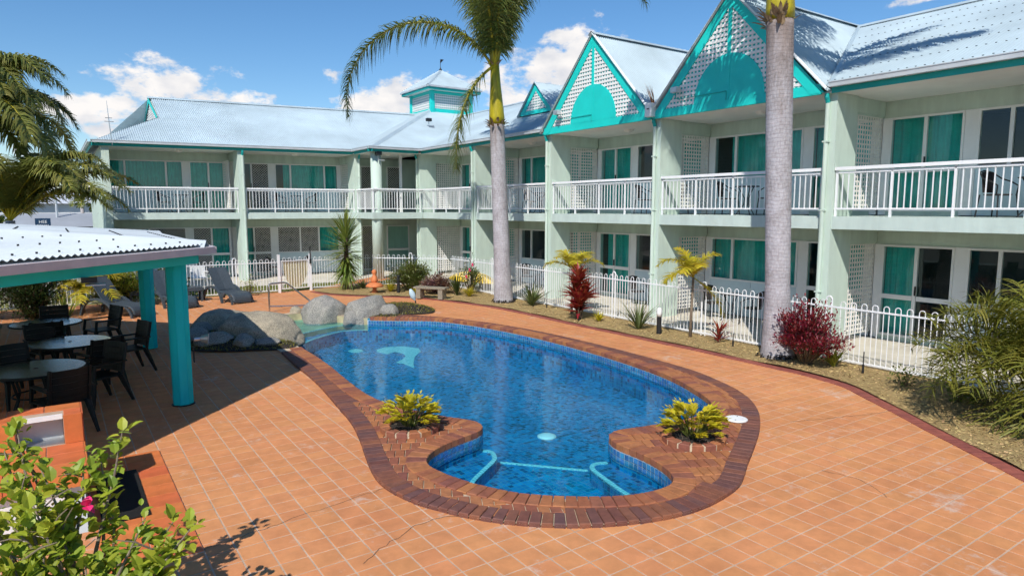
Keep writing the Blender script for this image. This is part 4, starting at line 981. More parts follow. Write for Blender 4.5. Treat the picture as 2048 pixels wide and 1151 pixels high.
# small gablet on the far slope
gx = 15.5; gy0, gy1, gza, gzb = 19.77, 21.94, 7.68, 6.56; gyc = (gy0 + gy1) / 2
gb = obj('roof_gablet', MB().add([(gx, gy0, gzb), (gx, gy1, gzb), (gx, gyc, gza)], [(2, 1, 0)]), M['tealshade'], hotel)
for s in (1, -1):
    hw = (gy1 - gy0) / 2; es_ = Vector((0, -s * hw, gza - gzb)).normalized(); S = math.hypot(hw + .08, (gza - gzb) * (hw + .08) / hw)
    corr([(0, 0), (3, 0), (3, S), (0, S)], 'gablet_roof', Vector((gx - .12, gyc + s * (hw + .08), gza + .03 - (gza - gzb) * (hw + .08) / hw)), Vector((1, 0, 0)), es_, parent=gb)
    obj('barge_board', MB().add([(gx - .03, gyc + s * hw, gzb), (gx - .03, gyc + s * (hw - .3), gzb), (gx - .03, gyc, gza - .3), (gx - .03, gyc, gza)], [(0, 1, 2, 3)]), M['teal'], gb)
obj('gablet_sill', MB().box((gx - .035, gy0 + .1, gzb - .02), (gx - .004, gy1 - .1, gzb + .12)), M['teal'], gb)
lm = MB()
z = gzb + .16
while z < gza - .34: h = (gza - .30 - z) / ((gza - gzb) / hw); lm.box((gx - .02, gyc - h, z), (gx - .005, gyc + h, z + .045)); z += .1
for j in range(-8, 9):
    y = gyc + j * .1; zt = gza - .28 - (gza - gzb) / hw * abs(y - gyc)
    if zt > gzb + .15: lm.box((gx - .026, y - .018, gzb + .12), (gx - .0205, y + .018, zt))
obj('gablet_lattice', lm, M['white'], gb, kind='stuff')
# cupola
cx0, cx1, cy0, cy1, cz0, cz1 = 16.62, 18.92, 31.42, 33.72, 7.75, 9.02
cu = obj('cupola', MB().box((cx0, cy0, cz0), (cx1, cy1, cz1)), M['tealshade'], hotel, label='square teal lattice cupola with pyramid roof and wind vane')
for cxx in (cx0, cx1):
    for cyy in (cy0, cy1): obj('corner_post', MB().box((cxx - .10, cyy - .10, cz0), (cxx + .10, cyy + .10, cz1 - .005)), M['teal'], cu)
obj('base_board', MB().box((cx0 - .04, cy0 - .04, cz0 + .12), (cx1 + .04, cy1 + .04, cz0 + .36)), M['teal'], cu)
obj('frieze', MB().box((cx0 - .035, cy0 - .035, cz1 - .16), (cx1 + .035, cy1 + .035, cz1 - .008)), M['teal'], cu)
obj('cupola_lattice', lattice_mb(cx0 + .1, cx1 - .1, cz0 + .37, cz1 - .165, cy0 - .03, 'u', .115, .05), M['white'], cu, kind='stuff')
l2 = lattice_mb(cy0 + .1, cy1 - .1, cz0 + .37, cz1 - .165, cx0 - .03, 'w', .115, .05); obj('cupola_lattice', l2, M['white'], cu, kind='stuff')
ov = .42; ax, ay, azp = (cx0 + cx1) / 2, (cy0 + cy1) / 2, 10.32
obj('cupola_soffit', MB().box((cx0 - ov + .02, cy0 - ov + .02, cz1 - .002), (cx1 + ov - .02, cy1 + ov - .02, cz1 + .02)), M['soffit'], cu)
fm = MB()
for a, b in (((cx0 - ov, cy0 - ov), (cx1 + ov, cy0 - ov + .03)), ((cx0 - ov, cy0 - ov + .031), (cx0 - ov + .03, cy1 + ov)), ((cx1 + ov - .03, cy0 - ov + .031), (cx1 + ov, cy1 + ov)), ((cx0 - ov + .031, cy1 + ov - .03), (cx1 + ov - .031, cy1 + ov))): fm.box((*a, cz1 - .03), (*b, cz1 + .13))
obj('cupola_fascia', fm, M['tealshade'], cu)
gm = MB(); g0 = ov + .06
gm.box((cx0 - g0, cy0 - g0, cz1 + .10), (cx1 + g0, cy0 - ov - .002, cz1 + .19)).box((cx0 - g0, cy0 - ov - .001, cz1 + .10), (cx0 - ov - .002, cy1 + g0, cz1 + .19))
obj('cupola_gutter', gm, M['gutter'], cu)
hw = (cx1 - cx0) / 2 + ov + .05; zc = cz1 + .17
for dx, dy in ((0, -1), (-1, 0), (1, 0), (0, 1)):
    esx = Vector((-dx * hw, -dy * hw, azp - zc)).normalized(); S = math.hypot(hw, azp - zc); eux = Vector((-dy, dx, 0)) if True else None
    corr([(-hw, 0), (hw, 0), (0, S)], 'cupola_roof', Vector((ax + dx * hw, ay + dy * hw, zc)), eux, esx, parent=cu)
for dx, dy in ((-1, -1), (1, -1), (-1, 1)): cap('hip_cap', (ax + dx * hw, ay + dy * hw, zc + .02), (ax, ay, azp + .02), .10, parent=cu)
obj('wind_vane', MB().lathe([(.10, 0), (.06, .06), (.03, .12), (.015, .16), (.012, .55), (0, .56)], (ax, ay, azp), 10).add([(ax, ay - .01, azp + .36), (ax + .16, ay - .10, azp + .56), (ax, ay - .01, azp + .58)], [(0, 1, 2), (2, 1, 0)]), M['black'], cu)
# flood lights on the porch roof and column, antenna, ceiling lights
def flood(p, name='flood_light'):
    o = obj(name, MB().box((p[0] - .12, p[1] - .10, p[2] + .12), (p[0] + .12, p[1] + .08, p[2] + .26)), M['black'], hotel)
    obj('bracket', MB().tube([(p[0], p[1], p[2] - .1), (p[0], p[1], p[2] + .12)], .02, 6).tube([(p[0], p[1], p[2] - .08), (p[0] + .25, p[1] - .05, p[2] - .10)], .03, 6), M['silver'], o)
flood((15.1, 28.9, 6.95)); flood((PX0 + .26, PY0 - .02, 5.02))
an = obj('aerial', MB().tube([TL(-2.25, -.1, 5.3), TL(-2.3, -.1, 6.1), TL(-2.34, -.1, 6.9)], [.022, .016, .006], 6).tube([TL(-2.45, -.1, 6.15), TL(-2.15, -.1, 6.15)], .012, 5).tube([TL(-2.42, -.1, 6.28), TL(-2.2, -.1, 6.28)], .012, 5), M['silver'], hotel)
def dome(wing, u, w):
    p = wing.T(u, w, ZE)
    o = obj('ceiling_light', MB().lathe([(.0, -.012), (.19, -.012), (.20, -.003), (.2, 0)], p, 20), M['white'], hotel)
    obj('diffuser', MB().lathe([(0, -.095), (.06, -.09), (.11, -.07), (.15, -.035), (.16, -.013)], p, 20, False), M['cream'], o, True)
for u in (4.6, 10.1, 14.6, 19.4, 24.1): dome(WR, u, 1.0)
for u in (0.1, 4.6): dome(WL, u, 1.0)
dome(porch, 12.1, .9)
# ------------------------------------------------------------------ pool fence
def hoop_mb(w=.096, h=1.13, r=.0085):
    pts = [(-w / 2, 0, .06), (-w / 2, 0, h)]
    pts += [(-w / 2 * math.cos(PI * i / 8), 0, h + w / 2 * math.sin(PI * i / 8)) for i in range(1, 8)] + [(w / 2, 0, h), (w / 2, 0, .06)]
    return MB().tube(pts, r, 6)
hoop_me = mesh_of('hoop', hoop_mb(), M['fencewhite'])
pst_me = mesh_of('fence_post', MB().tube([(-.055, 0, 0), (-.055, 0, 1.20)] + [(-.055 * math.cos(PI * i / 8), 0, 1.20 + .055 * math.sin(PI * i / 8)) for i in range(1, 8)] + [(.055, 0, 1.20), (.055, 0, 0)], .016, 6), M['fencewhite'])
sq_me = mesh_of('fence_post', MB().box((-.033, -.033, 0), (.033, .033, 1.30)), M['fencewhite'])
def fence(p0, p1, label, spacing=3.0, off=0., start=True, end=True, z=0.02):
    a, b = Vector(p0), Vector(p1); L_ = (b - a).length; d = (b - a) / L_; rz = math.atan2(d.y, d.x)
    root = thing('pool_fence', label, 'fence', (a.x, a.y, z), None)
    M0 = T3(a.x, a.y, z, rz)
    ra = MB().mbox(M0 @ Matrix.Translation((L_ / 2, 0, 1.065)), L_, .030, .030).mbox(M0 @ Matrix.Translation((L_ / 2, 0, .055)), L_, .030, .030)
    obj('rail', MB().mbox(M0 @ Matrix.Translation((L_ / 2, 0, 1.045)), L_, .034, .028), M['fencewhite'], root)
    obj('rail', MB().mbox(M0 @ Matrix.Translation((L_ / 2, 0, .055)), L_, .034, .028), M['fencewhite'], root)
    posts = [off + i * spacing for i in range(int((L_ - off) / spacing) + 1)]
    for s in posts: inst('fence_post', pst_me, M0 @ Matrix.Translation((s, 0, 0)), root)
    s = .12
    while s < L_ - .04:
        if all(abs(s - q) > .08 for q in posts): inst('hoop', hoop_me, M0 @ Matrix.Translation((s, 0, 0)), root)
        s += .200
    return root
fence((12.27, 1.0), (12.27, 21.9), 'long white hooped pool fence running in front of the right wing patios', 3.0, 0.0)
fence((12.20, 21.98), (10.05, 24.02), 'short diagonal run of white hooped fence behind the olive shrub', 3.0, 1.45)
fence((9.95, 24.05), (7.72, 24.05), 'white hooped fence run behind the yucca', 3.0, 1.1)
fence((6.40, 23.85), (-4.0, 23.85), 'white hooped pool fence behind the three loungers', 2.9, 1.4)
def gate_post(p, lab): tag(obj('gate_post', MB().box((p[0] - .04, p[1] - .04, 0), (p[0] + .04, p[1] + .04, 1.32)).box((p[0] - .046, p[1] - .046, 1.32), (p[0] + .046, p[1] + .046, 1.345)), M['fencewhite']), lab, 'post')
gate_post((6.47, 23.85), 'square white gate post nearest the handrail, left of the gate')
gate_post((7.64, 24.03), 'square white gate post with the latch, right of the gate')
gt = thing('pool_gate', 'white hooped pool gate with a beige half round mesh guard', 'gate', (6.6, 23.88, .05))
M0 = T3(6.56, 23.87, .05, math.atan2(.16, 1.0)); GL = 1.02
for z in (.06, 1.045): obj('rail', MB().mbox(M0 @ Matrix.Translation((GL / 2, 0, z)), GL, .034, .03), M['fencewhite'], gt)
for x in (0.0, GL): obj('stile', MB().mbox(M0 @ Matrix.Translation((x, 0, .06)), .036, .036, 1.02), M['fencewhite'], gt)
for i in range(5): inst('hoop', hoop_me, M0 @ Matrix.Translation((.12 + i * .2, 0, 0)), gt)
pg = MB(); arc = [(.56 + .48 * math.cos(PI + PI * i / 24), 1.03 + .95 * math.sin(PI + PI * i / 24)) for i in range(25)]
pg.v = [tuple(M0 @ Vector((a, .03, b))) for a, b in arc] + [tuple(M0 @ Vector((a, .036, b))) for a, b in arc]; nn = len(arc)
pg.f = [tuple(range(nn)), tuple(range(2 * nn - 1, nn - 1, -1))] + [(i, i + 1, nn + i + 1, nn + i) for i in range(nn - 1)]
obj('mesh_guard', pg, M['beige'], gt)
lt = tag(obj('gate_latch', MB().tube([(7.63, 23.96, 1.0), (7.63, 23.96, 1.52)], .018, 8).box((7.60, 23.93, .98), (7.66, 23.985, 1.14)).tube([(7.63, 23.96, 1.52), (7.63, 23.96, 1.58)], .028, 8), M['black']), 'tall black magnetic latch on the gate post', 'latch')

# ------------------------------------------------------------------ balcony and patio furniture (dark wicker bistro sets)
def bistro_chair():
    t = thing('wicker_armchair', '', 'chair')
    obj('seat', MB().lathe([(0, .40), (.20, .40), (.225, .415), (.22, .43), (0, .435)], (0, 0, 0), 14), M['wicker'], t)
    bk = MB(); n_ = 8
    for i in range(n_ + 1):
        a = math.radians(-38 + 76 * i / n_); r = .235
        for z, rr in ((.46, r), (.66, r + .02), (.82, r + .035)): bk.v.append((rr * math.sin(a), -rr * math.cos(a) + (.0), z + (.03 * math.cos(a * 2) if z > .8 else 0)))
    for i in range(n_):
        for k in range(2): q = 3 * i + k; bk.f.append((q, q + 3, q + 4, q + 1))
    obj('backrest', bk, M['wicker'], t)
    fr = [(.24 * math.cos(a), .22 * math.sin(a)) for a in ()]
    arm = [(.26, .16, .40), (.275, .18, .58), (.27, .05, .66), (.25, -.12, .72), (.17, -.25, .84), (0, -.29, .87), (-.17, -.25, .84), (-.25, -.12, .72), (-.27, .05, .66), (-.275, .18, .58), (-.26, .16, .40)]
    obj('arm_frame', MB().tube(arm, .014, 6), M['black'], t)
    for x, y in ((.24, .18), (-.24, .18), (.19, -.20), (-.19, -.20)):
        obj('leg', MB().tube([(x, y, .42), (x * 1.15, y * 1.2, 0)], .013, 6), M['black'], t)
    return t
def bistro_table():
    t = thing('bistro_table', '', 'table')
    obj('table_top', MB().lathe([(.29, .70), (.30, .705), (.30, .72), (.29, .725), (0, .725)], (0, 0, 0), 22), M['black'], t)
    for i in range(3):
        a = 2.1 * i + .4
        obj('leg', MB().tube([(.22 * math.cos(a), .22 * math.sin(a), .70), (.06 * math.cos(a), .06 * math.sin(a), .42), (.08 * math.cos(a), .08 * math.sin(a), .25), (.27 * math.cos(a), .27 * math.sin(a), 0)], .012, 6), M['black'], t)
    return t
chair0, table0 = bistro_chair(), bistro_table(); used = [False, False]
def place(proto, k, x, y, z, rz, label, group):
    o = proto if not used[k] else copy_tree(proto, None)
    used[k] = True; o.matrix_basis = T3(x, y, z, rz); o['label'] = label; o['group'] = group
    return o
def set_at(wing, u, w, z, where, both=True, rot=0.):
    p = wing.T(u, w, z); h = wing.T(u + 1, w, z); rz = math.atan2(h[1] - p[1], h[0] - p[0])
    place(table0, 1, p[0], p[1], z, rz, 'small round dark bistro table ' + where, 'bistro tables')
    for s, side in ((-1, 'one'), (1, 'other')):
        if not both and s < 0: continue
        q = wing.T(u + s * .62, w + .04, z)
        seen = {(WR, -1): 'right of', (WR, 1): 'left of', (WL, -1): 'left of', (WL, 1): 'right of'}[(wing, s)]
        place(chair0, 0, q[0], q[1], z, rz + (PI / 2) * s + R.uniform(-.3, .3), 'dark wicker armchair %s the bistro table %s' % (seen, where), 'wicker armchairs')
set_at(WR, 4.55, 1.25, ZS, 'on the upper balcony at right edge')
set_at(WR, 10.6, 1.25, ZS, 'upstairs behind the near palm trunk')
set_at(WR, 13.6, 1.3, ZS, 'upstairs under the farther gable')
set_at(WR, 19.3, 1.25, ZS, 'upstairs beside the far palm trunk')
set_at(WL, .15, 1.35, ZS, 'on the far wing left balcony')
set_at(WL, 4.7, 1.35, ZS, 'on the far wing right balcony')
set_at(WR, 4.2, 1.2, .028, 'on the patio at right edge')
set_at(WR, 10.9, 1.2, .028, 'on the patio behind near palm trunk')
set_at(WR, 13.8, 1.3, .028, 'on the patio under farther gable')
set_at(WR, 19.4, 1.2, .028, 'on the patio beside far palm trunk')
set_at(WL, 4.2, 1.2, .01, 'on the patio behind the pool gate')

# ------------------------------------------------------------------ pavilion
PC = Vector((-4.46, 13.5)); AP = 6.36; OC = [Vector((PC.x + AP / math.cos(PI / 8) * math.cos(PI / 8 + PI / 4 * i), PC.y + AP / math.cos(PI / 8) * math.sin(PI / 8 + PI / 4 * i))) for i in range(8)]
pav = thing('pavilion', 'octagonal open pavilion with teal posts and low white corrugated roof', 'pavilion', (PC.x, PC.y, 0))
ZP = 2.42; ZA = 2.92
for i in range(8):
    a, b = OC[i], OC[(i + 1) % 8]; mid = (a + b) / 2; L_ = (b - a).length; eu_ = Vector(((b - a).x, (b - a).y, 0)).normalized()
    es_ = Vector((PC.x - mid.x, PC.y - mid.y, ZA - ZP)); S = es_.length; es_.normalize()
    # the sheets run up the slope, screws on their ribs
    rf = corr([(-L_ / 2, 0), (L_ / 2, 0), (0, S)], 'roof_sheet', Vector((mid.x, mid.y, ZP)), eu_, es_, pitch=.10, amp=.014, parent=pav, mt='pavroof', per=8)
    if i in (6, 7, 0):
        sc_ = MB()
        for k in range(8):
            s_ = .25 + k * .72
            hwid = L_ / 2 * (1 - s_ / S); j = -hwid + .1
            while j < hwid - .1:
                p = Vector((mid.x, mid.y, ZP + .018)) + eu_ * (j + (.15 if k % 2 else 0)) + es_ * s_; sc_.box((p.x - .012, p.y - .012, p.z - .01), (p.x + .012, p.y + .012, p.z + .012)); j += .30
        obj('roof_screws', sc_, M['black'], rf, kind='stuff')
    cap('hip_cap', (a.x, a.y, ZP + .03), (PC.x, PC.y, ZA + .03), .16, 'pavroof', parent=pav)
    d = (mid - PC).normalized(); ang = math.atan2(eu_.y, eu_.x); Mx = T3(mid.x, mid.y, 0, ang)
    obj('gutter', MB().mbox(T3(mid.x + d.x * .07, mid.y + d.y * .07, 0, ang), L_ + .06, .12, .10, ZP - .14), M['pinkwhite'], pav)
    obj('beam', MB().mbox(T3(mid.x - d.x * .16, mid.y - d.y * .16, 0, ang), L_ - .12, .10, .135, ZP - .285), M['teal'], pav)
obj('ceiling', MB().add([(p.x, p.y, ZP - .04) for p in OC] + [(PC.x, PC.y, ZA - .06)], [(8, (i + 1) % 8, i) for i in range(8)]), M['soffit'], pav)
def oct_post(x, y, r=.142, z1=ZP - .10):
    m_ = MB(); ring = [(x + r * math.cos(PI / 8 + PI / 4 * i), y + r * math.sin(PI / 8 + PI / 4 * i)) for i in range(8)]
    # vertical boards with a shallow groove at each corner
    m_.prism(ring, .012, z1)
    for i in range(8):
        a, b = Vector(ring[i]), Vector(ring[(i + 1) % 8]); c = (a + b) / 2; ou = (c - Vector((x, y))).normalized() * .006; t = (b - a) * .46
        p = [c - t, c + t, c + t + ou, c - t + ou]; p = [(q.x, q.y) for q in p]
        if area2(p) < 0: p.reverse()
        m_.prism(p, .02, z1 - .001)
    o = obj('post', m_, M['tealpost'], pav)
    return o
POSTS = [(1.47, 10.95), (1.55, 15.80), (-1.95, 19.55), (-1.95, 7.45), (-6.9, 19.5), (-6.9, 7.4), (-10.4, 10.9), (-10.4, 15.9)]
for p in POSTS: oct_post(*p)
p0 = pav.children[-8]
obj('base_plate', MB().lathe([(.165, 0), (.165, .011), (0, .011)], (1.47, 10.95, .001), 16), M['black'], pav)
obj('spot_light', MB().tube([(1.66, 10.93, .98), (1.76, 10.93, .98)], .03, 8).tube([(1.76, 10.93, .98), (1.86, 10.90, .97)], [.055, .085], 12), M['silver'], pav)
obj('thermometer', MB().box((1.648, 10.94, .62), (1.66, 11.0, .86)), M['black'], pav)
hl = tag(obj('flood_light', MB().box((.24, 9.25, 2.08), (.40, 9.38, 2.14)), M['black']), 'black flood light bracketed under the pavilion gutter', 'lamp')
obj('lens', MB().box((.28, 9.22, 2.045), (.48, 9.42, 2.059)), M['gutter'], hl)
obj('bracket', MB().tube([(.24, 9.4, 2.16), (.20, 9.55, 2.22)], .03, 8), M['black'], hl)

# ------------------------------------------------------------------ pavilion tables and resin armchairs
def dining_table(x, y, label):
    t = thing('glass_table', label, 'table', (x, y, 0), 'round glass tables')
    obj('glass_top', MB().lathe([(.585, .695), (.60, .70), (.60, .718), (.59, .722), (0, .722)], (x, y, 0), 40), M['tglass'], t)
    obj('rim', MB().lathe([(.598, .688), (.612, .692), (.612, .722), (.601, .7225)], (x, y, 0), 40, False), M['chairp'], t)
    for i in range(4):
        a = PI / 4 + PI / 2 * i; obj('leg', MB().tube([(x + .40 * math.cos(a), y + .40 * math.sin(a), .69), (x + .30 * math.cos(a), y + .30 * math.sin(a), .35), (x + .46 * math.cos(a), y + .46 * math.sin(a), 0)], .018, 7), M['chairp'], t)
    obj('ring_brace', MB().tube([(x + .30 * math.cos(a * PI / 8), y + .30 * math.sin(a * PI / 8), .35) for a in range(17)], .012, 6), M['chairp'], t)
    obj('parasol_hole_cap', MB().lathe([(.03, 0), (.03, .004), (0, .004)], (x, y, .7225), 12), M['black'], t)
dining_table(.12, 13.35, 'round glass table reflecting blue, the middle of three under the pavilion')
dining_table(-.22, 15.85, 'farthest round glass table, beside the dark hedge under the pavilion')
dining_table(-.32, 11.35, 'nearest round glass table, behind the orange tiled barbecue')
def resin_chair():
    t = thing('resin_armchair', '', 'chair')
    st = MB(); st.prism([(-.24, -.22), (.24, -.22), (.26, .24), (-.26, .24)], .415, .445, .008)
    obj('seat', st, M['chairp'], t)
    tilt = .20
    def bp(x, h): return (x, -.23 - h * tilt - .03 * (1 - (x / .24) ** 2) * 0, .43 + h)
    for i in range(5):                                                     # slatted back, thin slots between the boards
        h0 = .03 + i * .088; h1 = h0 + .0835; m_ = MB(); n_ = 6
        for j in range(n_ + 1):
            x = -.225 + .45 * j / n_; c = -.045 * (1 - (x / .235) ** 2)
            for h, t_ in ((h0, 0), (h1, 0), (h1, .022), (h0, .022)): p = bp(x, h); m_.v.append((p[0], p[1] + c + t_, p[2]))
        for j in range(n_):
            for k in range(4): q = 4 * j; m_.f.append((q + k, q + 4 + k, q + 4 + (k + 1) % 4, q + (k + 1) % 4))
        m_.f += [(3, 2, 1, 0), (4 * n_, 4 * n_ + 1, 4 * n_ + 2, 4 * n_ + 3)]
        obj('back_slat', m_, M['chairp'], t)
    for s in (1, -1):
        m_ = MB(); a0, a1 = bp(s * .235, -.03), bp(s * .235, .475)
        m_.tube([a0, a1], .026, 6); obj('back_post', m_, M['chairp'], t)
        obj('armrest', MB().add(*(lambda b: (b.v, b.f))(MB().box((s * .245 - .03, -.30, .625), (s * .245 + .035, .22, .65)))).tube([(s * .255, .20, .64), (s * .262, .235, .42)], .026, 6), M['chairp'], t)
        obj('leg', MB().tube([(s * .235, .215, .43), (s * .275, .27, 0)], [.042, .022], 6), M['chairp'], t)
        obj('leg', MB().tube([(s * .225, -.21, .43), (s * .27, -.36, 0)], [.045, .022], 6), M['chairp'], t)
    return t
rc = resin_chair(); ru = [False]
def rchair(x, y, face, label):
    o = rc if not ru[0] else copy_tree(rc, None); ru[0] = True
    o.matrix_basis = T3(x, y, 0, face - PI / 2); o['label'] = label; o['group'] = 'dark resin armchairs under the pavilion'
def fc(x, y, tx, ty): return math.atan2(ty - y, tx - x)
for x, y, tx, ty, lab in ((.98, 13.72, .12, 13.35, 'dark slatted resin armchair right of the middle glass table, nearest the teal posts'),
                          (.48, 12.55, .12, 13.35, 'dark resin armchair with its back to the camera at the middle table'),
                          (-.18, 14.28, .12, 13.35, 'dark resin armchair on the far side of the middle glass table'),
                          (-.75, 13.1, .12, 13.35, 'dark resin armchair left of the middle glass table'),
                          (.42, 11.72, -.32, 11.35, 'dark resin armchair right of the nearest glass table'),
                          (-.05, 10.45, -.32, 11.35, 'dark resin armchair with its back to the barbecue, nearest the camera'),
                          (-.55, 12.25, -.32, 11.35, 'dark resin armchair between the nearest and the middle tables'),
                          (.72, 16.25, -.22, 15.85, 'dark resin armchair right of the farthest glass table, seen from the side'),
                          (-.20, 14.98, -.22, 15.85, 'dark resin armchair in front of the farthest glass table'),
                          (-.10, 16.8, -.22, 15.85, 'dark resin armchair behind the farthest glass table'),
                          (-1.25, 15.6, -.22, 15.85, 'dark resin armchair at the left of the farthest glass table')):
    rchair(x, y, fc(x, y, tx, ty) + R.uniform(-.15, .15), lab)

# ------------------------------------------------------------------ sun loungers and side tables
def lounger():
    t = thing('sun_lounger', '', 'sun lounger')
    Wd = .62
    # centre line of the bed: (y along, z)
    bed = [(.92, .10), (.90, .20), (.82, .29), (.68, .325), (.45, .32), (.2, .335), (-.02, .36)]
    m_ = MB(); n_ = 8
    cc = resample(catmull([(a, b) for a, b in bed], 4, False), .06, False)
    th = .035
    for (y, z) in cc:
        for k in range(n_ + 1):
            x = -Wd / 2 + Wd * k / n_; m_.v.append((x, y, z - .018 * (1 - (2 * x / Wd) ** 2)))
    for i in range(len(cc) - 1):
        for k in range(n_): q = i * (n_ + 1) + k; m_.f.append((q, q + n_ + 1, q + n_ + 2, q + 1))
    b = len(m_.v); m_.v += [(x, y, z - th) for x, y, z in m_.v[:b]]
    nr = len(cc)
    for i in range(nr - 1):
        for k in range(n_): q = b + i * (n_ + 1) + k; m_.f.append((q + 1, q + n_ + 2, q + n_ + 1, q))
        for k in (0, n_): q = i * (n_ + 1) + k; m_.f.append((q, q + n_ + 1, b + q + n_ + 1, b + q) if k else (b + q, b + q + n_ + 1, q + n_ + 1, q))
    obj('bed', m_, M['lounger'], t, True)
    bk = MB(); L_ = .82; an = math.radians(52)
    for i in range(9):
        s = L_ * i / 8; y = -.02 - s * math.cos(an); z = .355 + s * math.sin(an) + .02 * math.sin(PI * i / 8)
        for x in (-Wd / 2 + .02, 0, Wd / 2 - .02): bk.v.append((x, y + (.03 if x == 0 else 0) * -1, z))
    for i in range(8):
        for k in range(2): q = 3 * i + k; bk.f.append((q, q + 3, q + 4, q + 1))
    b = len(bk.v); bk.v += [(x, y - .03, z - .022) for x, y, z in bk.v[:b]]
    for i in range(8):
        for k in range(2): q = b + 3 * i + k; bk.f.append((q + 1, q + 4, q + 3, q))
        q = 3 * i; bk.f += [(b + q, b + q + 3, q + 3, q), (q + 2, q + 5, b + q + 5, b + q + 2)]
    bk.f += [(24, 25, b + 25, b + 24), (25, 26, b + 26, b + 25)]
    obj('backrest', bk, M['lounger'], t)
    for s in (1, -1):
        x = s * (Wd / 2 + .01)
        arc = resample(catmull([(-.80, .0), (-.73, .20), (-.56, .38), (-.30, .45), (-.02, .41), (.18, .28), (.28, .10), (.31, .0)], 5, False), .05, False)
        a_ = MB(); hw, hh = .035, .03; k0 = 0
        for i, (y, z) in enumerate(arc):
            y0, z0 = arc[max(i - 1, 0)]; y1, z1 = arc[min(i + 1, len(arc) - 1)]; ty, tz = y1 - y0, z1 - z0; l = math.hypot(ty, tz); ny, nz_ = -tz / l, ty / l
            a_.v += [(x - hw, y + ny * hh, max(0, z + nz_ * hh)), (x + hw, y + ny * hh, max(0, z + nz_ * hh)), (x + hw, y - ny * hh, max(0, z - nz_ * hh)), (x - hw, y - ny * hh, max(0, z - nz_ * hh))]
        for i in range(len(arc) - 1):
            for k in range(4): q = 4 * i; a_.f.append((q + k, q + (k + 1) % 4, q + 4 + (k + 1) % 4, q + 4 + k))
        obj('side_arch', a_, M['lounger'], t)
        a2 = MB(); ar2 = resample(catmull([(.30, .27), (.55, .30), (.72, .26), (.84, .14), (.88, .0)], 5, False), .05, False)
        for i, (y, z) in enumerate(ar2):
            a2.v += [(x - hw * .8, y + .028, z), (x + hw * .6, y + .028, z), (x + hw * .6, y - .035, z), (x - hw * .8, y - .035, z)] if i > 4 else [(x - hw * .8, y, z + .03), (x + hw * .6, y, z + .03), (x + hw * .6, y, z - .035), (x - hw * .8, y, z - .035)]
        for i in range(len(ar2) - 1):
            for k in range(4): q = 4 * i; a2.f.append((q + k, q + (k + 1) % 4, q + 4 + (k + 1) % 4, q + 4 + k))
        obj('foot_arch', a2, M['lounger'], t)
    return t
lg = lounger(); lu = [False]
for x, y, rz, lab in ((1.30, 21.40, -141, 'charcoal resin sun lounger left of the teal posts, nearest the hedge'), (2.80, 22.40, -158, 'charcoal resin sun lounger half hidden behind the front teal post'), (4.48, 22.65, -163, 'charcoal resin sun lounger nearest the steel handrail')):
    o = lg if not lu[0] else copy_tree(lg, None); lu[0] = True
    o.matrix_basis = T3(x, y, 0, math.radians(rz)) @ Matrix.Scale(1.06, 4); o['label'] = lab; o['group'] = 'sun loungers by the fence'
for x, y, lab in ((2.0, 23.1, 'low charcoal square side table between the two left loungers'), (3.62, 23.3, 'low charcoal square side table between the two right loungers')):
    t = thing('side_table', lab, 'side table', (x, y, 0), 'charcoal side tables')
    obj('table_top', MB().prism([(x - .24, y - .24), (x + .24, y - .24), (x + .24, y + .24), (x - .24, y + .24)], .34, .46, .01), M['lounger'], t)
    for sx_ in (-1, 1):
        for sy_ in (-1, 1): obj('leg', MB().box((x + sx_ * .20 - .03, y + sy_ * .20 - .03, 0), (x + sx_ * .20 + .03, y + sy_ * .20 + .03, .339)), M['lounger'], t)
# white plastic chair beyond the fence
t = thing('white_chair', 'white moulded plastic chair beyond the fence, left of the far wing column', 'chair', (4.35, 26.6, 0))
cx_, cy_ = 4.35, 26.6
obj('seat', MB().box((cx_ - .24, cy_ - .24, .41), (cx_ + .24, cy_ + .24, .44)), M['white'], t)
obj('backrest', MB().prism([(cx_ - .24, cy_ + .22), (cx_ + .24, cy_ + .22), (cx_ + .25, cy_ + .26), (cx_ - .25, cy_ + .26)], .44, .86, .01), M['white'], t)
for sx_ in (-1, 1):
    for sy_ in (-1, 1): obj('leg', MB().tube([(cx_ + sx_ * .21, cy_ + sy_ * .21, .41), (cx_ + sx_ * .26, cy_ + sy_ * .26, 0)], [.03, .02], 6), M['white'], t)
    obj('armrest', MB().box((cx_ + sx_ * .26 - .03, cy_ - .22, .63), (cx_ + sx_ * .26 + .03, cy_ + .24, .655)), M['white'], t)

# ------------------------------------------------------------------ barbecue block, mat, tiled pad
bq = thing('barbecue', 'orange tiled barbecue bench with recessed hob and pale blue cabinet', 'barbecue', (-.7, 7.6, 0))
bx0, bx1 = -1.75, .12
obj('cabinet', MB().box((bx0 + .03, 7.00, 0), (bx1 - .03, 7.86, .50)), M['panel'], bq)
obj('cabinet_door', MB().box((-.80, 6.985, .05), (-.06, 6.999, .46)), M['white'], bq)
obj('cabinet_door', MB().box((-1.60, 6.985, .05), (-.84, 6.999, .46)), M['white'], bq)
obj('bench_core', MB().box((bx0 + .004, 6.954, .5001), (bx1 - .004, 7.88, .592)), M['grout'], bq)
obj('upstand_core', MB().box((bx0 + .004, 7.884, 0), (bx1 - .004, 8.326, .60)).box((bx0 + .004, 8.24, .601), (bx1 - .004, 8.326, .89)).box((-.04, 7.884, .601), (bx1 - .004, 8.239, .89)).box((bx0 + .004, 7.884, .601), (-.43, 8.239, .89)).box((-.43, 7.99, .85), (-.04, 8.239, .889)), M['grout'], bq)
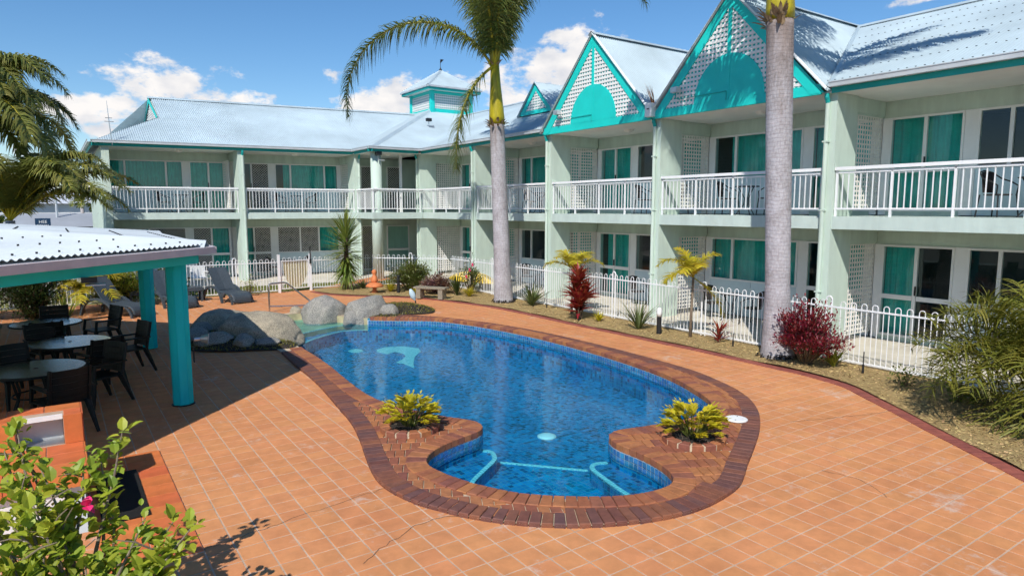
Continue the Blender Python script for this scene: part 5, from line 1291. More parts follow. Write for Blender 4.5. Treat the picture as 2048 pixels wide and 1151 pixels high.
def tl(x0, x1, y0, y1, z, n1, n2):
    for i in range(n1):
        for j in range(n2):
            a0, a1 = x0 + (x1 - x0) * i / n1 + .004, x0 + (x1 - x0) * (i + 1) / n1 - .004; b0, b1 = y0 + (y1 - y0) * j / n2 + .004, y0 + (y1 - y0) * (j + 1) / n2 - .004
            obj('tile', MB().prism([(a0, b0), (a1, b0), (a1, b1), (a0, b1)], z - .006, z + .010, .003), M['tileb'], bq)
tl(bx0, bx1, 6.95, 7.87, .592, 6, 3); tl(bx0, bx1, 8.10, 8.33, .89, 6, 1); tl(-.035, bx1, 7.88, 8.10, .89, 1, 1); tl(bx0, -.435, 7.88, 8.10, .89, 3, 1)
obj('front_tile', MB().box((-.035, 7.866, .603), (bx1, 7.883, .895)), M['tileb'], bq); obj('front_tile', MB().box((bx0, 7.866, .603), (-.435, 7.883, .895)), M['tileb'], bq)
for i in range(6): obj('edge_tile', MB().box((bx0 + .312 * i + .003, 6.934, .47), (bx0 + .312 * (i + 1) - .003, 6.952, .596)), M['tileb'], bq)
obj('side_tile', MB().box((bx1 - .003, 6.95, .47), (bx1 + .010, 7.87, .598)), M['tileb'], bq); obj('side_tile', MB().box((bx1 - .003, 7.885, .02), (bx1 + .011, 8.33, .897)), M['tileb'], bq)
obj('hob_back', MB().box((-.425, 8.10, .602), (-.045, 8.12, .849)), M['gutter'], bq); obj('hob_plate', MB().box((-.425, 7.90, .6005), (-.045, 8.099, .612)), M['silver'], bq)
obj('hob_lintel', MB().box((-.428, 7.97, .838), (-.042, 7.988, .888)), M['white'], bq)
padc = obj('tiled_pad', MB().box((.14, 6.0, -.03), (.90, 8.95, .006)), M['grout'], kind='structure')
for i in range(2):
    for j in range(10): a0 = .142 + i * .38; b0 = 6.005 + j * .294; obj('tile', MB().prism([(a0 + .004, b0 + .004), (a0 + .375, b0 + .004), (a0 + .375, b0 + .29), (a0 + .004, b0 + .29)], 0, .014, .003), M['tileb'], padc)
tag(obj('rubber_mat', MB().box((.20, 7.02, .0145), (.60, 8.36, .030)), pm('coir_mat', (.014, .013, .012), .95, .3, 60, .9, 200)), 'black rubber mat on the orange tiles beside the barbecue', 'mat')
tag(obj('mixer_tray', MB().prism([(-1.7, 8.9), (-.9, 8.9), (-.85, 9.5), (-1.7, 9.5)], .66, .70, .01).box((-1.6, 9.0, 0), (-1.5, 9.1, .66)).box((-1.05, 9.0, 0), (-.95, 9.1, .66)).box((-1.6, 9.35, 0), (-1.5, 9.45, .66)).box((-1.05, 9.35, 0), (-.95, 9.45, .66)), M['timber']), 'grey timber side bench behind the barbecue', 'bench')

# ------------------------------------------------------------------ boulders
def boulder(c, r, seed, mt, label, rot=0, sub=5, flat=.0):
    import bmesh
    bm = bmesh.new(); bmesh.ops.create_icosphere(bm, subdivisions=sub, radius=1)
    rq = random.Random(int(seed * 100)); cuts = []
    for _ in range(9 if sub > 4 else 6):
        d = Vector((rq.gauss(0, 1), rq.gauss(0, 1), rq.gauss(.25, .8))).normalized(); cuts.append((d, rq.uniform(.70, .93)))
    for v in bm.verts:
        p = v.co.copy(); q_ = p * (1 + .10 * noise.noise(p * 1.1 + Vector((seed, seed * 2, 0))) + .05 * noise.noise(p * 2.6 + Vector((seed * 3, 0, 1))))
        for d, o_ in cuts:
            e = q_.dot(d) - o_
            if e > 0: q_ = q_ - d * e * .82
        n3 = noise.fractal(p * 5 + Vector((seed, 0, 0)), .9, 2.1, 5); cr_ = abs(noise.noise(p * 1.7 + Vector((0, seed, 0)))); q_ = q_ * (1 + .022 * n3 - (.035 * max(0, 1 - cr_ * 22)))
        v.co = Vector((q_.x * r[0], q_.y * r[1], q_.z * r[2])) * 1.08
    me = bpy.data.meshes.new('boulder'); bm.to_mesh(me); bm.free(); me.materials.append(M[mt]); me.polygons.foreach_set('use_smooth', [True] * len(me.polygons))
    o = bpy.data.objects.new('boulder', me); COL.objects.link(o); o.location = c; o.rotation_euler = (0, 0, rot)
    return tag(o, label, 'boulder', 'granite boulders round the pool')
boulder((3.62, 15.42, .10), (1.02, .72, .50), 3.1, 'rock', 'largest tan granite boulder overhanging the pool edge, half sunlit', -.55)
boulder((3.35, 16.9, .05), (.85, .75, .50), 5.2, 'rock', 'rounded tan boulder behind the largest one, half in shade', -.3)
boulder((6.15, 18.1, -.10), (.66, .58, .60), 7.7, 'rock2', 'smooth grey boulder beside the steel handrail', .3)
boulder((7.05, 17.30, -.06), (.60, .55, .68), 9.4, 'rock2', 'tallest pointed grey boulder at the far end of the pool', -.2)
boulder((6.56, 17.16, -.05), (.28, .22, .27), 1.3, 'rock2', 'small round stone between the two grey boulders', 0, 4)
boulder((7.52, 16.92, .06), (.27, .24, .27), 2.6, 'rock2', 'small rough stone right of the tallest boulder', 0, 4)
boulder((5.55, 18.85, .05), (.18, .14, .15), 4.4, 'rock', 'small stone at the foot of the handrail', 0, 3)
for i, (x, y, rx, ry, rz_, lab) in enumerate(((2.75, 15.2, .42, .28, .20, 'flat shaded stone nearest the front teal post'), (2.45, 15.9, .36, .25, .20, 'shaded grey stone behind the flat one, left of the rock bed'), (3.2, 14.75, .33, .22, .17, 'shaded stone at the deck edge below the largest boulder'), (2.75, 16.6, .30, .25, .22, 'shaded stone between the moss and the rounded tan boulder'), (3.62, 14.45, .26, .14, .10, 'pale flat stone lying in the moss by the brick coping'))):
    boulder((x, y, .12), (rx, ry, rz_), 11 + i * 1.7, 'rock2', lab, i * .7, 4)

# ------------------------------------------------------------------ handrail, ornament, lights, bench
hr = thing('handrail', 'bent stainless steel handrail at the shallow pool entry', 'handrail', (5.0, 19.4, 0))
hp = [(4.97, 19.45, 0), (4.97, 19.45, .74), (4.99, 19.46, .80), (5.06, 19.47, .82), (5.42, 19.5, .83), (5.50, 19.49, .80), (6.05, 19.3, .30), (6.10, 19.25, .22), (6.10, 19.22, .0)]
obj('rail', MB().tube(hp, .026, 8), M['stainless'], hr); obj('lower_rail', MB().tube([(4.97, 19.45, .17), (6.10, 19.23, .14)], .022, 8), M['stainless'], hr)
obj('foot_loop', MB().tube([(6.10, 19.22, .10), (6.2, 19.1, .18), (6.28, 18.98, .12), (6.2, 19.0, .02), (6.05, 19.1, .02)], .02, 7), M['black'], hr)
orn = thing('garden_ornament', 'orange terracotta mushroom ornament with a seated figure near the fence', 'ornament', (9.15, 21.75, .03))
ox_, oy_ = 9.15, 21.75
obj('stalk', MB().lathe([(.13, 0), (.10, .05), (.07, .12), (.08, .20)], (ox_, oy_, .03), 12), M['terracotta'], orn, True)
obj('cap', MB().lathe([(.06, .20), (.30, .21), (.31, .24), (.24, .32), (.10, .37), (0, .38)], (ox_, oy_, .03), 18), M['terracotta'], orn, True)
obj('figure', MB().lathe([(.10, .36), (.13, .42), (.11, .52), (.07, .60), (.05, .63), (.08, .68), (.09, .74), (.06, .80), (0, .82)], (ox_, oy_, .03), 12), M['terracotta'], orn, True)
def bollard(x, y, lab, white):
    t = thing('bollard_light', lab, 'bollard light', (x, y, .03), 'garden bollard lights')
    obj('post', MB().lathe([(.06, 0), (.055, .40), (.06, .41), (0, .41)], (x, y, .03), 14), M['black'], t, False)
    if white: obj('diffuser', MB().lathe([(.055, .411), (.06, .50), (.058, .56), (.045, .60), (.02, .625), (0, .63)], (x, y, .03), 14), M['white'], t, True)
    else:
        for k in range(3): obj('louvre', MB().lathe([(.04, .42 + k * .05), (.075, .425 + k * .05), (.05, .45 + k * .05), (.04, .46 + k * .05)], (x, y, .03), 14), M['black'], t)
        obj('cap', MB().lathe([(.07, .575), (.06, .61), (0, .62)], (x, y, .03), 14), M['black'], t)
bollard(11.58, 10.72, 'black bollard light with a white dome by the yellow palm', True)
bollard(9.85, 21.3, 'black louvred bollard light beside the olive shrub', False)
be = thing('garden_bench', 'low weathered timber bench under the garden shrubs', 'bench', (10.05, 19.25, .03))
Mb = T3(10.08, 19.3, .03, math.atan2(-.85, .60))
obj('seat_plank', MB().mbox(Mb @ Matrix.Translation((0, -.09, .33)), 1.15, .16, .05), M['timber'], be); obj('seat_plank', MB().mbox(Mb @ Matrix.Translation((0, .09, .33)), 1.15, .16, .05), M['timber'], be)
for s in (-1, 1): obj('leg', MB().mbox(Mb @ Matrix.Translation((s * .40, 0, 0)), .16, .30, .329), M['timber'], be)
fo = thing('fish_ornament', 'small pale blue fish ornament standing on the far ground cover', 'ornament', (8.75, 17.85, .10))
fm = MB()
for i in range(9):
    t_ = i / 8; r = .085 * math.sin(PI * min(1, t_ * 1.08 + .03)) ** .7 + .01
    for j in range(10): a = 2 * PI * j / 10; fm.v.append((8.75 - .12 + .16 * t_ + r * .9 * math.cos(a), 17.85 - .02 * t_ + r * .5 * math.sin(a), .58 - .38 * t_ + r * .35 * math.cos(a)))
for i in range(8):
    for j in range(10): q = i * 10; fm.f.append((q + j, q + (j + 1) % 10, q + 10 + (j + 1) % 10, q + 10 + j))
fm.f.append(tuple(range(9, -1, -1))); fm.f.append(tuple(80 + j for j in range(10)))
obj('body', fm, pm('pale_blue_glaze', (.55, .70, .78), .3, .08, 6), fo, True)
obj('stake', MB().tube([(8.79, 17.83, .06), (8.79, 17.83, .22)], .02, 7), M['black'], fo); obj('fin', MB().add([(8.66, 17.84, .42), (8.72, 17.82, .34), (8.60, 17.80, .30)], [(0, 1, 2), (2, 1, 0)]), M['panel'], fo)
for x, y, h, lab in ((11.77, 6.02, .42, 'black garden sprinkler riser by the patio nearest the camera'), (11.93, 15.5, .30, 'black garden sprinkler riser left of the red cordyline'), (11.85, 8.85, .30, 'thin sprinkler riser beside the small red cordyline')):
    s_ = thing('sprinkler', lab, 'sprinkler', (x, y, .03), 'garden sprinklers'); obj('riser', MB().tube([(x, y, .02), (x, y, h)], .010, 7), M['black'], s_); obj('body', MB().tube([(x, y, .02), (x, y, h * .45)], .020, 8), M['black'], s_)
kh = MB(); Mk = T3(12.62, 20.9, .30, 1.75)
for i in range(15):
    t_ = -1 + 2 * i / 14; w_ = .36 * (1 - abs(t_) ** 2.4) + .01; h_ = .34 * (1 - abs(t_) ** 2.2) + .02
    for j in range(9): a = PI * j / 8; kh.v.append(tuple(Mk @ Vector((1.35 * t_, w_ * math.cos(a), .30 * t_ * t_ * 0 + h_ * math.sin(a)))))
for i in range(14):
    for j in range(8): q = 9 * i + j; kh.f.append((q, q + 1, q + 10, q + 9))
ky = tag(obj('upturned_boat', kh, M['yellow'], smooth=True), 'upturned yellow boat hull on the patio behind the garden shrubs', 'boat')
for s in (-.7, .7): obj('trestle', MB().mbox(Mk @ Matrix.Translation((s, 0, -.28)), .08, .5, .28), M['timber'], ky)
# ------------------------------------------------------------------ plants
RP = random.Random(23)
def az(d): return math.radians(d)
def strap(mb, b, a, el, L, w, droop, segs=5, fold=.25, taper=.15):
    "one strap leaf: rises at el, bends over by droop"
    p = Vector(b); h = Vector((math.cos(a), math.sin(a), 0)); sd_ = Vector((-math.sin(a), math.cos(a), 0)); e = el; st = L / segs; n0 = len(mb.v)
    for i in range(segs + 1):
        t = i / segs; ww = w * (math.sin(PI * min(1, .18 + t * .82)) ** .8 if taper else 1) * (1 - t ** 3 * .9)
        d = h * math.cos(e) + Vector((0, 0, math.sin(e))); up = sd_.cross(d) * -1
        mb.v += [tuple(p - sd_ * ww + up * ww * fold), tuple(p - up * ww * fold * .4), tuple(p + sd_ * ww + up * ww * fold)]
        p = p + d * st; e -= droop / segs * (.5 + t)
    for i in range(segs): q = n0 + 3 * i; mb.f += [(q, q + 1, q + 4, q + 3), (q + 1, q + 2, q + 5, q + 4)]
def frond(leaf, rach, b, a, el, L, droop, n_=46, ll=.55, lw=.022, hang=.5, r0=.03, vee=.35, start=.14, plum=.25, segs=3, fl=False):
    "a feather leaf: bent rachis with hanging leaflets on both sides"
    p = Vector(b); h = Vector((math.cos(a), math.sin(a), 0)); e = el; K = 26; pts = []; tans = []
    for i in range(K + 1):
        t = i / K; d = h * math.cos(e) + Vector((0, 0, math.sin(e))); pts.append(p.copy()); tans.append(d.copy()); p = p + d * (L / K); e -= droop / K * (1.0 if fl == 2 else (1.75 - 1.5 * t) if fl else (.35 + 1.3 * t))
    rach.tube(pts, [r0 * (1 - .85 * i / K) + .003 for i in range(K + 1)], 5)
    for s in (1, -1):
        for j in range(n_):
            t = start + (1 - start) * (j + RP.random()) / n_; x = t * K; i = min(K - 1, int(x)); q = pts[i].lerp(pts[i + 1], x - i); d = tans[i]
            sd_ = d.cross(Vector((0, 0, 1)));
            if sd_.length < .05: sd_ = Vector((-math.sin(a), math.cos(a), 0))
            sd_ = sd_.normalized() * s; up = sd_.cross(d).normalized()
            if up.z < 0: up = -up
            l = ll * (math.sin(PI * (.12 + .83 * ((t - start) / (1 - start)))) ** .6) * RP.uniform(.8, 1.1)
            dr = (sd_ * RP.uniform(.75, 1.0) + d * RP.uniform(.35, .75) + up * (vee + RP.uniform(-plum, plum))).normalized()
            g = hang * RP.uniform(.7, 1.3); n0 = len(leaf.v); c = q.copy()
            for k in range(segs + 1):
                u = k / segs; w = lw * (1 - u ** 1.6) + .0015; wd = dr.cross(up)
                if wd.length < .05: wd = d
                wd = wd.normalized(); leaf.v += [tuple(c - wd * w), tuple(c + wd * w)]
                c = c + dr * (l / segs); dr = (dr + Vector((0, 0, -g / segs * 1.6))).normalized()
            for k in range(segs): z = n0 + 2 * k; leaf.f.append((z, z + 1, z + 3, z + 2))
def royal(base, lean, zt, rs, shaft, label, fr, seed):
    RP.seed(seed)
    t = thing('palm_tree', label, 'palm tree', (base[0], base[1], 0))
    m_ = MB(); K = 60
    pts = []; rad = []
    for i in range(K + 1):
        f = i / K; z = zt * f; pts.append((base[0] + lean[0] * f, base[1] + lean[1] * f, z + .0))
        r = rs[0] + (rs[1] - rs[0]) * min(1, f * 4.5) ** .55 if f < .22 else rs[1] + (rs[2] - rs[1]) * (f - .22) / .78
        rad.append(r * (1 + (.004 if i % 2 else -.002)))
    m_.tube(pts, rad, 28); obj('trunk', m_, M['trunk'], t, True)
    rb = MB()
    for i in range(90):
        a = RP.uniform(0, 6.28); r = rs[0] * RP.uniform(.97, 1.02); strap(rb, (base[0] + r * math.cos(a), base[1] + r * math.sin(a), RP.uniform(.05, .13)), a, RP.uniform(-1.2, -.2), RP.uniform(.06, .13), .02, .6, 2)
    obj('surface_roots', rb, M['soil'], t)
    top = Vector((base[0] + lean[0], base[1] + lean[1], zt)); ln = Vector((lean[0] * shaft / zt, lean[1] * shaft / zt, shaft))
    prof = [(0, rs[2] * 1.04), (.12, rs[2] * 1.06), (.35, rs[2] * .92), (.65, rs[2] * .72), (1, rs[2] * .58)]
    obj('crownshaft', MB().tube([top + ln * a for a, _ in prof], [r for _, r in prof], 20), M['shaft'], t, True)
    dm = MB()
    for i in range(34):
        a = RP.uniform(0, 6.28); r = rs[2] * 1.02; b = (top.x + r * math.cos(a), top.y + r * math.sin(a), top.z - .10 + RP.uniform(-.03, .16)); strap(dm, b, a, RP.uniform(.2, 1.5), RP.uniform(.12, .32), .05, RP.uniform(.3, 1.6), 3)
    obj('dry_sheath', dm, M['dead'], t)
    c = top + ln
    dm = MB()
    for i in range(14):
        a = RP.uniform(0, 6.28); strap(dm, (c.x + .1 * math.cos(a), c.y + .1 * math.sin(a), c.z - .05), a, RP.uniform(.5, 1.5), .28, .035, 1., 3)
    obj('fibre', dm, M['dead'], t)
    for (a, el, L, dr, *ff) in fr:
        lf, rc_ = MB(), MB()
        frond(lf, rc_, (c.x + .08 * math.cos(az(a)), c.y + .08 * math.sin(az(a)), c.z - .08), az(a), math.radians(el), L, math.radians(dr), int(34 * L), 1.0, .020, 1.5, .045, .10, .08, .5, 4, ff[0] if ff else 0)
        o = obj('frond', lf, M['palm'], t); obj('rachis', rc_, M['shaft'], o, True)
    return t
royal((11.60, 17.30), (-.22, .02), 5.50, (.325, .255, .222), 1.75, 'tall grey trunked palm with yellow crownshaft in front of the middle balcony',
      [(146, 61, 6.7, 166, 2), (165, -36, 3.4, 54, 1), (222, 78, 5.0, 120), (196, 84, 4.8, 70), (-33, 82, 7.0, 172), (-80, 80, 5.2, 70), (60, 80, 4.8, 60), (15, 82, 5.0, 60), (110, 80, 4.6, 60), (245, 86, 4.4, 30), (-110, 78, 4.8, 80), (-45, 84, 4.8, 50)], 5)
royal((11.74, 7.72), (-.40, .0), 6.40, (.335, .232, .242), 1.7, 'nearest tall grey palm trunk rising past the nearer gable',
      [(20, 50, 4.4, 100), (60, 60, 4.6, 120), (100, 40, 4.4, 90), (-20, 40, 4.6, 80), (-60, 55, 4.6, 120), (150, 66, 4.4, 60), (200, 70, 4.6, 60), (250, 70, 4.4, 70), (300, 50, 4.6, 100), (0, 75, 4.2, 70)], 6)
def feather(base, zt, r, label, fr, seed, mt='palm', ll=.6, lw=.024, hang=.6, n_=60, name='palm_tree', cat='palm tree', group=None, trunk='trunk', rach='shaft', vee=.25, plum=.35, r0=.035):
    RP.seed(seed); t = thing(name, label, cat, (base[0], base[1], 0), group)
    if zt > .05: obj('trunk', MB().tube([(base[0], base[1], -.02), (base[0] + .02, base[1], zt * .5), (base[0] + .05, base[1], zt)], [r * 1.25, r, r * .9], 12), M[trunk], t, True)
    for (a, el, L, dr) in fr:
        lf, rc_ = MB(), MB(); frond(lf, rc_, (base[0] + .05, base[1], zt), az(a), math.radians(el), L, math.radians(dr), n_, ll, lw, hang, r0, vee, .10, plum)
        o = obj('frond', lf, M[mt], t); obj('rachis', rc_, M[rach], o, True)
    return t
def ring(n_, e0, e1, l0, l1, d0, d1, seed, a0=0, a1=360):
    q = random.Random(seed); return [(a0 + (a1 - a0) * (i + q.uniform(-.3, .3)) / n_, q.uniform(e0, e1), q.uniform(l0, l1), q.uniform(d0, d1)) for i in range(n_)]
# a fallen dry frond in the valley between the gables
df = thing('dry_frond', 'dry orange palm frond fallen behind the white rainwater head', 'palm frond', (13.2, 12.55, 5.6)); q_ = random.Random(4); dm = MB()
for i in range(26): strap(dm, (13.12 + q_.uniform(-.03, .03), 12.55 + q_.uniform(-.05, .05), 5.60), az(150 + q_.uniform(-22, 22)), math.radians(q_.uniform(62, 86)), q_.uniform(.4, .68), .012, math.radians(q_.uniform(10, 40)), 4)
obj('leaflets', dm, pm('dry_orange_frond', (.42, .16, .045), .8, .2, 5., rnd=.2, isl=True), df); obj('stalk', MB().tube([(13.12, 12.55, 5.52), (13.12, 12.56, 5.72)], [.03, .02], 6), M['dead'], df)
# two palms at the left edge behind the pavilion
feather((-2.3, 25.6), 5.1, .16, 'taller drooping palm at the left edge behind the pavilion', ring(18, 30, 84, 3.4, 4.6, 100, 160, 3) + [(-20, 74, 4.4, 150), (-45, 64, 4.0, 150), (0, 55, 4.0, 140), (-30, 45, 3.6, 140), (-60, 70, 4.0, 150), (-10, 82, 4.4, 140), (-75, 48, 3.8, 130), (-38, 80, 4.6, 160), (-22, 60, 3.9, 150), (-52, 76, 4.2, 160), (-15, 30, 3.0, 110), (-48, 25, 3.0, 110)], 31, 'palmold', .85, .030, 1.4, 110)
feather((-1.05, 24.6), 2.6, .13, 'lower spreading palm at the left edge above the white pavilion roof', ring(16, 40, 84, 3.2, 4.2, 80, 140, 8) + [(-22, 56, 4.0, 118), (-34, 62, 4.2, 130), (-8, 68, 3.9, 130), (-60, 60, 3.8, 125), (-45, 50, 3.9, 112), (-28, 76, 4.0, 135), (-15, 44, 3.6, 110), (-52, 72, 3.8, 140), (-36, 40, 3.4, 95)], 32, 'palmold', .72, .026, 1.0, 100)
# golden cane palms
feather((11.85, 14.25), 1.25, .028, 'golden yellow cane palm behind the big red cordyline', [(146, 40, .95, 100), (-34, 45, 1.0, 110), (235, 55, .8, 100), (60, 60, .8, 90), (180, 66, .8, 100), (-80, 66, .8, 95), (100, 72, .8, 80), (0, 68, .9, 100)], 41, 'golden', .33, .014, .5, 44, 'golden_palm', 'palm', None, 'stemg', 'golden', .2, .3, .012)
feather((11.85, 10.02), 1.40, .03, 'golden yellow cane palm beside the white domed bollard light', [(150, 62, 1.05, 125), (160, 30, .8, 110), (-40, 75, .85, 90), (235, 66, .75, 110), (60, 70, .7, 90), (200, 55, .8, 120), (-34, -35, 1.15, 48), (110, 80, .8, 60)], 42, 'golden', .34, .015, .5, 46, 'golden_palm', 'palm', None, 'stemg', 'golden', .2, .3, .012)
# pygmy date palm at the right edge: many stiff arching fronds
dp = ring(54, -15, 82, 1.3, 1.9, 60, 120, 12) + [(150, 45, 1.7, 100), (170, 30, 1.7, 95), (190, 50, 1.7, 110), (210, 25, 1.6, 90), (130, 60, 1.7, 90), (230, 40, 1.6, 90), (200, 70, 1.7, 110), (160, 72, 1.7, 100), (145, 20, 1.6, 80), (115, 45, 1.7, 90)]
feather((10.95, 3.25), .70, .10, 'spiky olive date palm shrub at the right edge', dp, 43, 'phoenix', .52, .0105, .62, 30, 'date_palm', 'palm', None, 'stem', 'phoenix', .35, .85, .010)
# young palm and yellow fan at the hedge, behind the loungers
feather((.55, 22.5), .55, .05, 'yellow green palm fronds beside the dark hedge behind the left lounger', ring(12, 25, 75, .9, 1.5, 80, 130, 21), 44, 'golden', .40, .018, .5, 34, 'young_palm', 'palm', None, 'stem', 'golden', .2, .3, .012)
for i, (x, y, h) in enumerate(((2.0, 62, 3.4), (5.2, 66, 3.2))):
    feather((x, y), h, .14, ('left' if i == 0 else 'right') + ' one of two small palms far behind the pavilion roof', ring(12, 10, 70, 1.8, 2.4, 80, 120, 50 + i), 50 + i, 'palm', .5, .05, .5, 20, 'distant_palm', 'palm', 'distant palms')

# rosettes and strappy plants
def rosette(name, label, cat, x, y, z, n_, L, w, e0, e1, d0, d1, mt, seed, group=None, stem=0, tiers=1, dz=0, extra=None):
    q = random.Random(seed); t = thing(name, label, cat, (x, y, z), group)
    if stem: obj('stem', MB().tube([(x, y, z - .05), (x, y, z + stem)], .035, 8), M['stem'], t)
    for k in range(tiers):
        m_ = MB()
        for i in range(n_):
            a = q.uniform(0, 6.28); e = math.radians(q.uniform(e0, e1)); strap(m_, (x + .03 * math.cos(a), y + .03 * math.sin(a), z + stem * .0 + k * dz + q.uniform(0, dz * .9 if dz else .03)), a, e, L * q.uniform(.7, 1.1), w * q.uniform(.8, 1.1), math.radians(q.uniform(d0, d1)), 5)
        obj('leaves', m_, M[mt], t)
    return t
yu = thing('yucca', 'tall spiky green yucca with hanging skirt of leaves beside the gate', 'yucca', (8.72, 23.25, .03)); q = random.Random(9)
obj('stem', MB().tube([(8.72, 23.25, 0), (8.72, 23.25, 2.0)], [.10, .07], 10), M['stem'], yu)
m_ = MB()
for i in range(210):
    z = q.uniform(1.15, 2.05); f = (z - 1.15) / .9; a = q.uniform(0, 6.28); strap(m_, (8.72, 23.25, z), a, math.radians(-14 + 92 * f ** 1.5 + q.uniform(-18, 18)), q.uniform(.85, 1.1), .030, math.radians(q.uniform(5, 25)), 3, .3)
obj('leaves', m_, M['yucca'], yu)
m_ = MB()
for i in range(150):
    z = q.uniform(.55, 1.25); a = q.uniform(0, 6.28); strap(m_, (8.72, 23.25, z), a, math.radians(q.uniform(-70, -25)), q.uniform(.65, .95), .03, math.radians(q.uniform(5, 45)), 4, .3)
obj('lower_leaves', m_, M['yucca'], yu)
rosette('flax_plant', 'dark green strappy plant right of the far palm trunk', 'plant', 11.86, 16.15, .03, 46, .85, .028, 35, 85, 20, 70, 'strap', 61)
rosette('flax_plant', 'dark green strappy plant left of the white domed bollard', 'plant', 11.62, 11.42, .03, 46, .85, .022, 40, 88, 15, 60, 'strap', 62)
rosette('flax_plant', 'dark strappy plant at the right end of the timber bench', 'plant', 11.2, 19.55, .03, 40, .9, .02, 55, 88, 5, 30, 'darkgreen', 63)
rosette('grass_tuft', 'yellow grass tuft at the foot of the olive shrub', 'plant', 9.75, 21.75, .03, 120, .45, .010, 35, 85, 40, 100, 'golden', 64)
rosette('grass_tuft', 'yellow grass tuft between the bench and the far palm trunk', 'plant', 11.35, 19.0, .03, 120, .42, .010, 35, 85, 40, 100, 'golden', 65)
rosette('grass_tuft', 'short yellow grass beside the black louvred bollard', 'plant', 10.15, 20.55, .03, 90, .32, .010, 30, 85, 40, 100, 'golden', 66)
rosette('bromeliad', 'yellow green bromeliad right of the big red cordyline', 'plant', 11.62, 12.85, .03, 34, .30, .018, 30, 80, 20, 70, 'zamia', 67)
rosette('bromeliad', 'yellow green bromeliad at the foot of the dark red shrub', 'plant', 11.85, 6.62, .03, 36, .42, .024, 40, 85, 20, 60, 'lime', 68)
co = thing('cordyline', 'big red and orange cordyline in front of the golden palm', 'plant', (11.42, 13.45, .03)); q = random.Random(77)
for (dx, dy, zb, nt) in ((0, 0, .95, 60), (-.05, .10, .62, 46), (.16, -.10, .55, 46), (-.10, -.12, .36, 36), (.12, .14, .32, 36), (0, 0, .18, 30)):
    obj('stem', MB().tube([(11.42 + dx * .3, 13.45 + dy * .3, 0), (11.42 + dx, 13.45 + dy, zb + .1)], .022, 6), M['stem'], co); m_ = MB()
    for i in range(nt):
        a = q.uniform(0, 6.28); f = i / nt; strap(m_, (11.42 + dx, 13.45 + dy, zb + f * .18), a, math.radians(8 + 74 * f + q.uniform(-10, 10)), q.uniform(.36, .52), .052, math.radians(q.uniform(20, 60)), 4, .3)
    obj('leaves', m_, M['cord'], co)
rosette('cordyline', 'small young red cordyline between the golden palm and the near palm trunk', 'plant', 11.95, 9.30, .03, 26, .40, .026, 25, 85, 10, 50, 'cord', 78, None, .30, 1, .32)

# leafy shrubs
def leafq(mb, p, d, L, w, up=None, fold=.25, oval=False):
    d = d.normalized(); s = d.cross(Vector((0, 0, 1)))
    if s.length < .1: s = Vector((1, 0, 0))
    s.normalize(); u = s.cross(d)
    n0 = len(mb.v); c = p + d * L * .5
    if oval:
        P_ = [p, p + d * L * .22 - s * w * .85 + u * w * fold, p + d * L * .55 - s * w + u * w * fold, p + d * L * .85 - s * w * .5 + u * w * fold * .3, p + d * L - u * L * .10, p + d * L * .85 + s * w * .5 + u * w * fold * .3, p + d * L * .55 + s * w + u * w * fold, p + d * L * .22 + s * w * .85 + u * w * fold, p + d * L * .3, p + d * L * .65]
        mb.v += [tuple(x) for x in P_]; mb.f += [(n0, n0 + 8, n0 + 1), (n0 + 1, n0 + 8, n0 + 9, n0 + 2), (n0 + 2, n0 + 9, n0 + 3), (n0 + 3, n0 + 9, n0 + 4), (n0, n0 + 7, n0 + 8), (n0 + 7, n0 + 6, n0 + 9, n0 + 8), (n0 + 6, n0 + 5, n0 + 9), (n0 + 5, n0 + 4, n0 + 9)]
    else:
        mb.v += [tuple(p), tuple(c - s * w + u * w * fold), tuple(p + d * L), tuple(c + s * w + u * w * fold)]; mb.f += [(n0, n0 + 2, n0 + 1), (n0, n0 + 3, n0 + 2)]
def shrub(name, label, cat, x, y, z, r, h, nb, nl, L, w, mt, seed, oval=False, group=None, stem='stem', low=.1, cl=.16, lean=(0, 0)):
    "stems fan out from the base; leaf whorls crowd their upper halves and side twigs"
    q = random.Random(seed); t = thing(name, label, cat, (x, y, z), group); sm, lf = MB(), MB()
    for i in range(nb):
        a = q.uniform(0, 6.28); f = q.random() ** .6; e = math.radians(88 - 62 * f); Ls = h * q.uniform(.62, 1.05) * (1 - .12 * f)
        tip = Vector((x + r * f * math.cos(a) * q.uniform(.8, 1.1) + lean[0] * f, y + r * f * math.sin(a) * q.uniform(.8, 1.1) + lean[1] * f, z + max(.15 * h, Ls * (1 - .55 * f * f)))); b = Vector((x + .05 * math.cos(a), y + .05 * math.sin(a), z)); mid = b.lerp(tip, .5) + Vector((0, 0, .10 * h))
        sm.tube([b, mid, tip], [.014 * h + .003, .009 * h + .002, .003], 5)
        for k in range(nl):
            u = low + (1 - low) * q.random() ** .7; p = (b.lerp(mid, u * 2) if u < .5 else mid.lerp(tip, u * 2 - 1)) + Vector((q.gauss(0, 1), q.gauss(0, 1), q.gauss(0, .8))) * cl * .5
            d = (p - Vector((x, y, z + h * .25))).normalized() * .7 + Vector((q.uniform(-1, 1), q.uniform(-1, 1), q.uniform(-.5, .9)))
            leafq(lf, p, d, L * q.uniform(.7, 1.15), w * q.uniform(.8, 1.1), oval=oval)
    obj('stems', sm, M[stem], t); obj('foliage', lf, M[mt], t)
    return t
shrub('red_shrub', 'dark red leafy shrub at the foot of the nearest palm trunk', 'shrub', 11.62, 7.02, .03, .82, 1.28, 70, 62, .085, .017, 'redshrub', 81, low=.35, cl=.14)
shrub('olive_shrub', 'olive green rounded shrub behind the louvred bollard', 'shrub', 10.55, 21.75, .03, .95, 1.15, 80, 70, .09, .022, 'green', 82, low=.2, cl=.2)
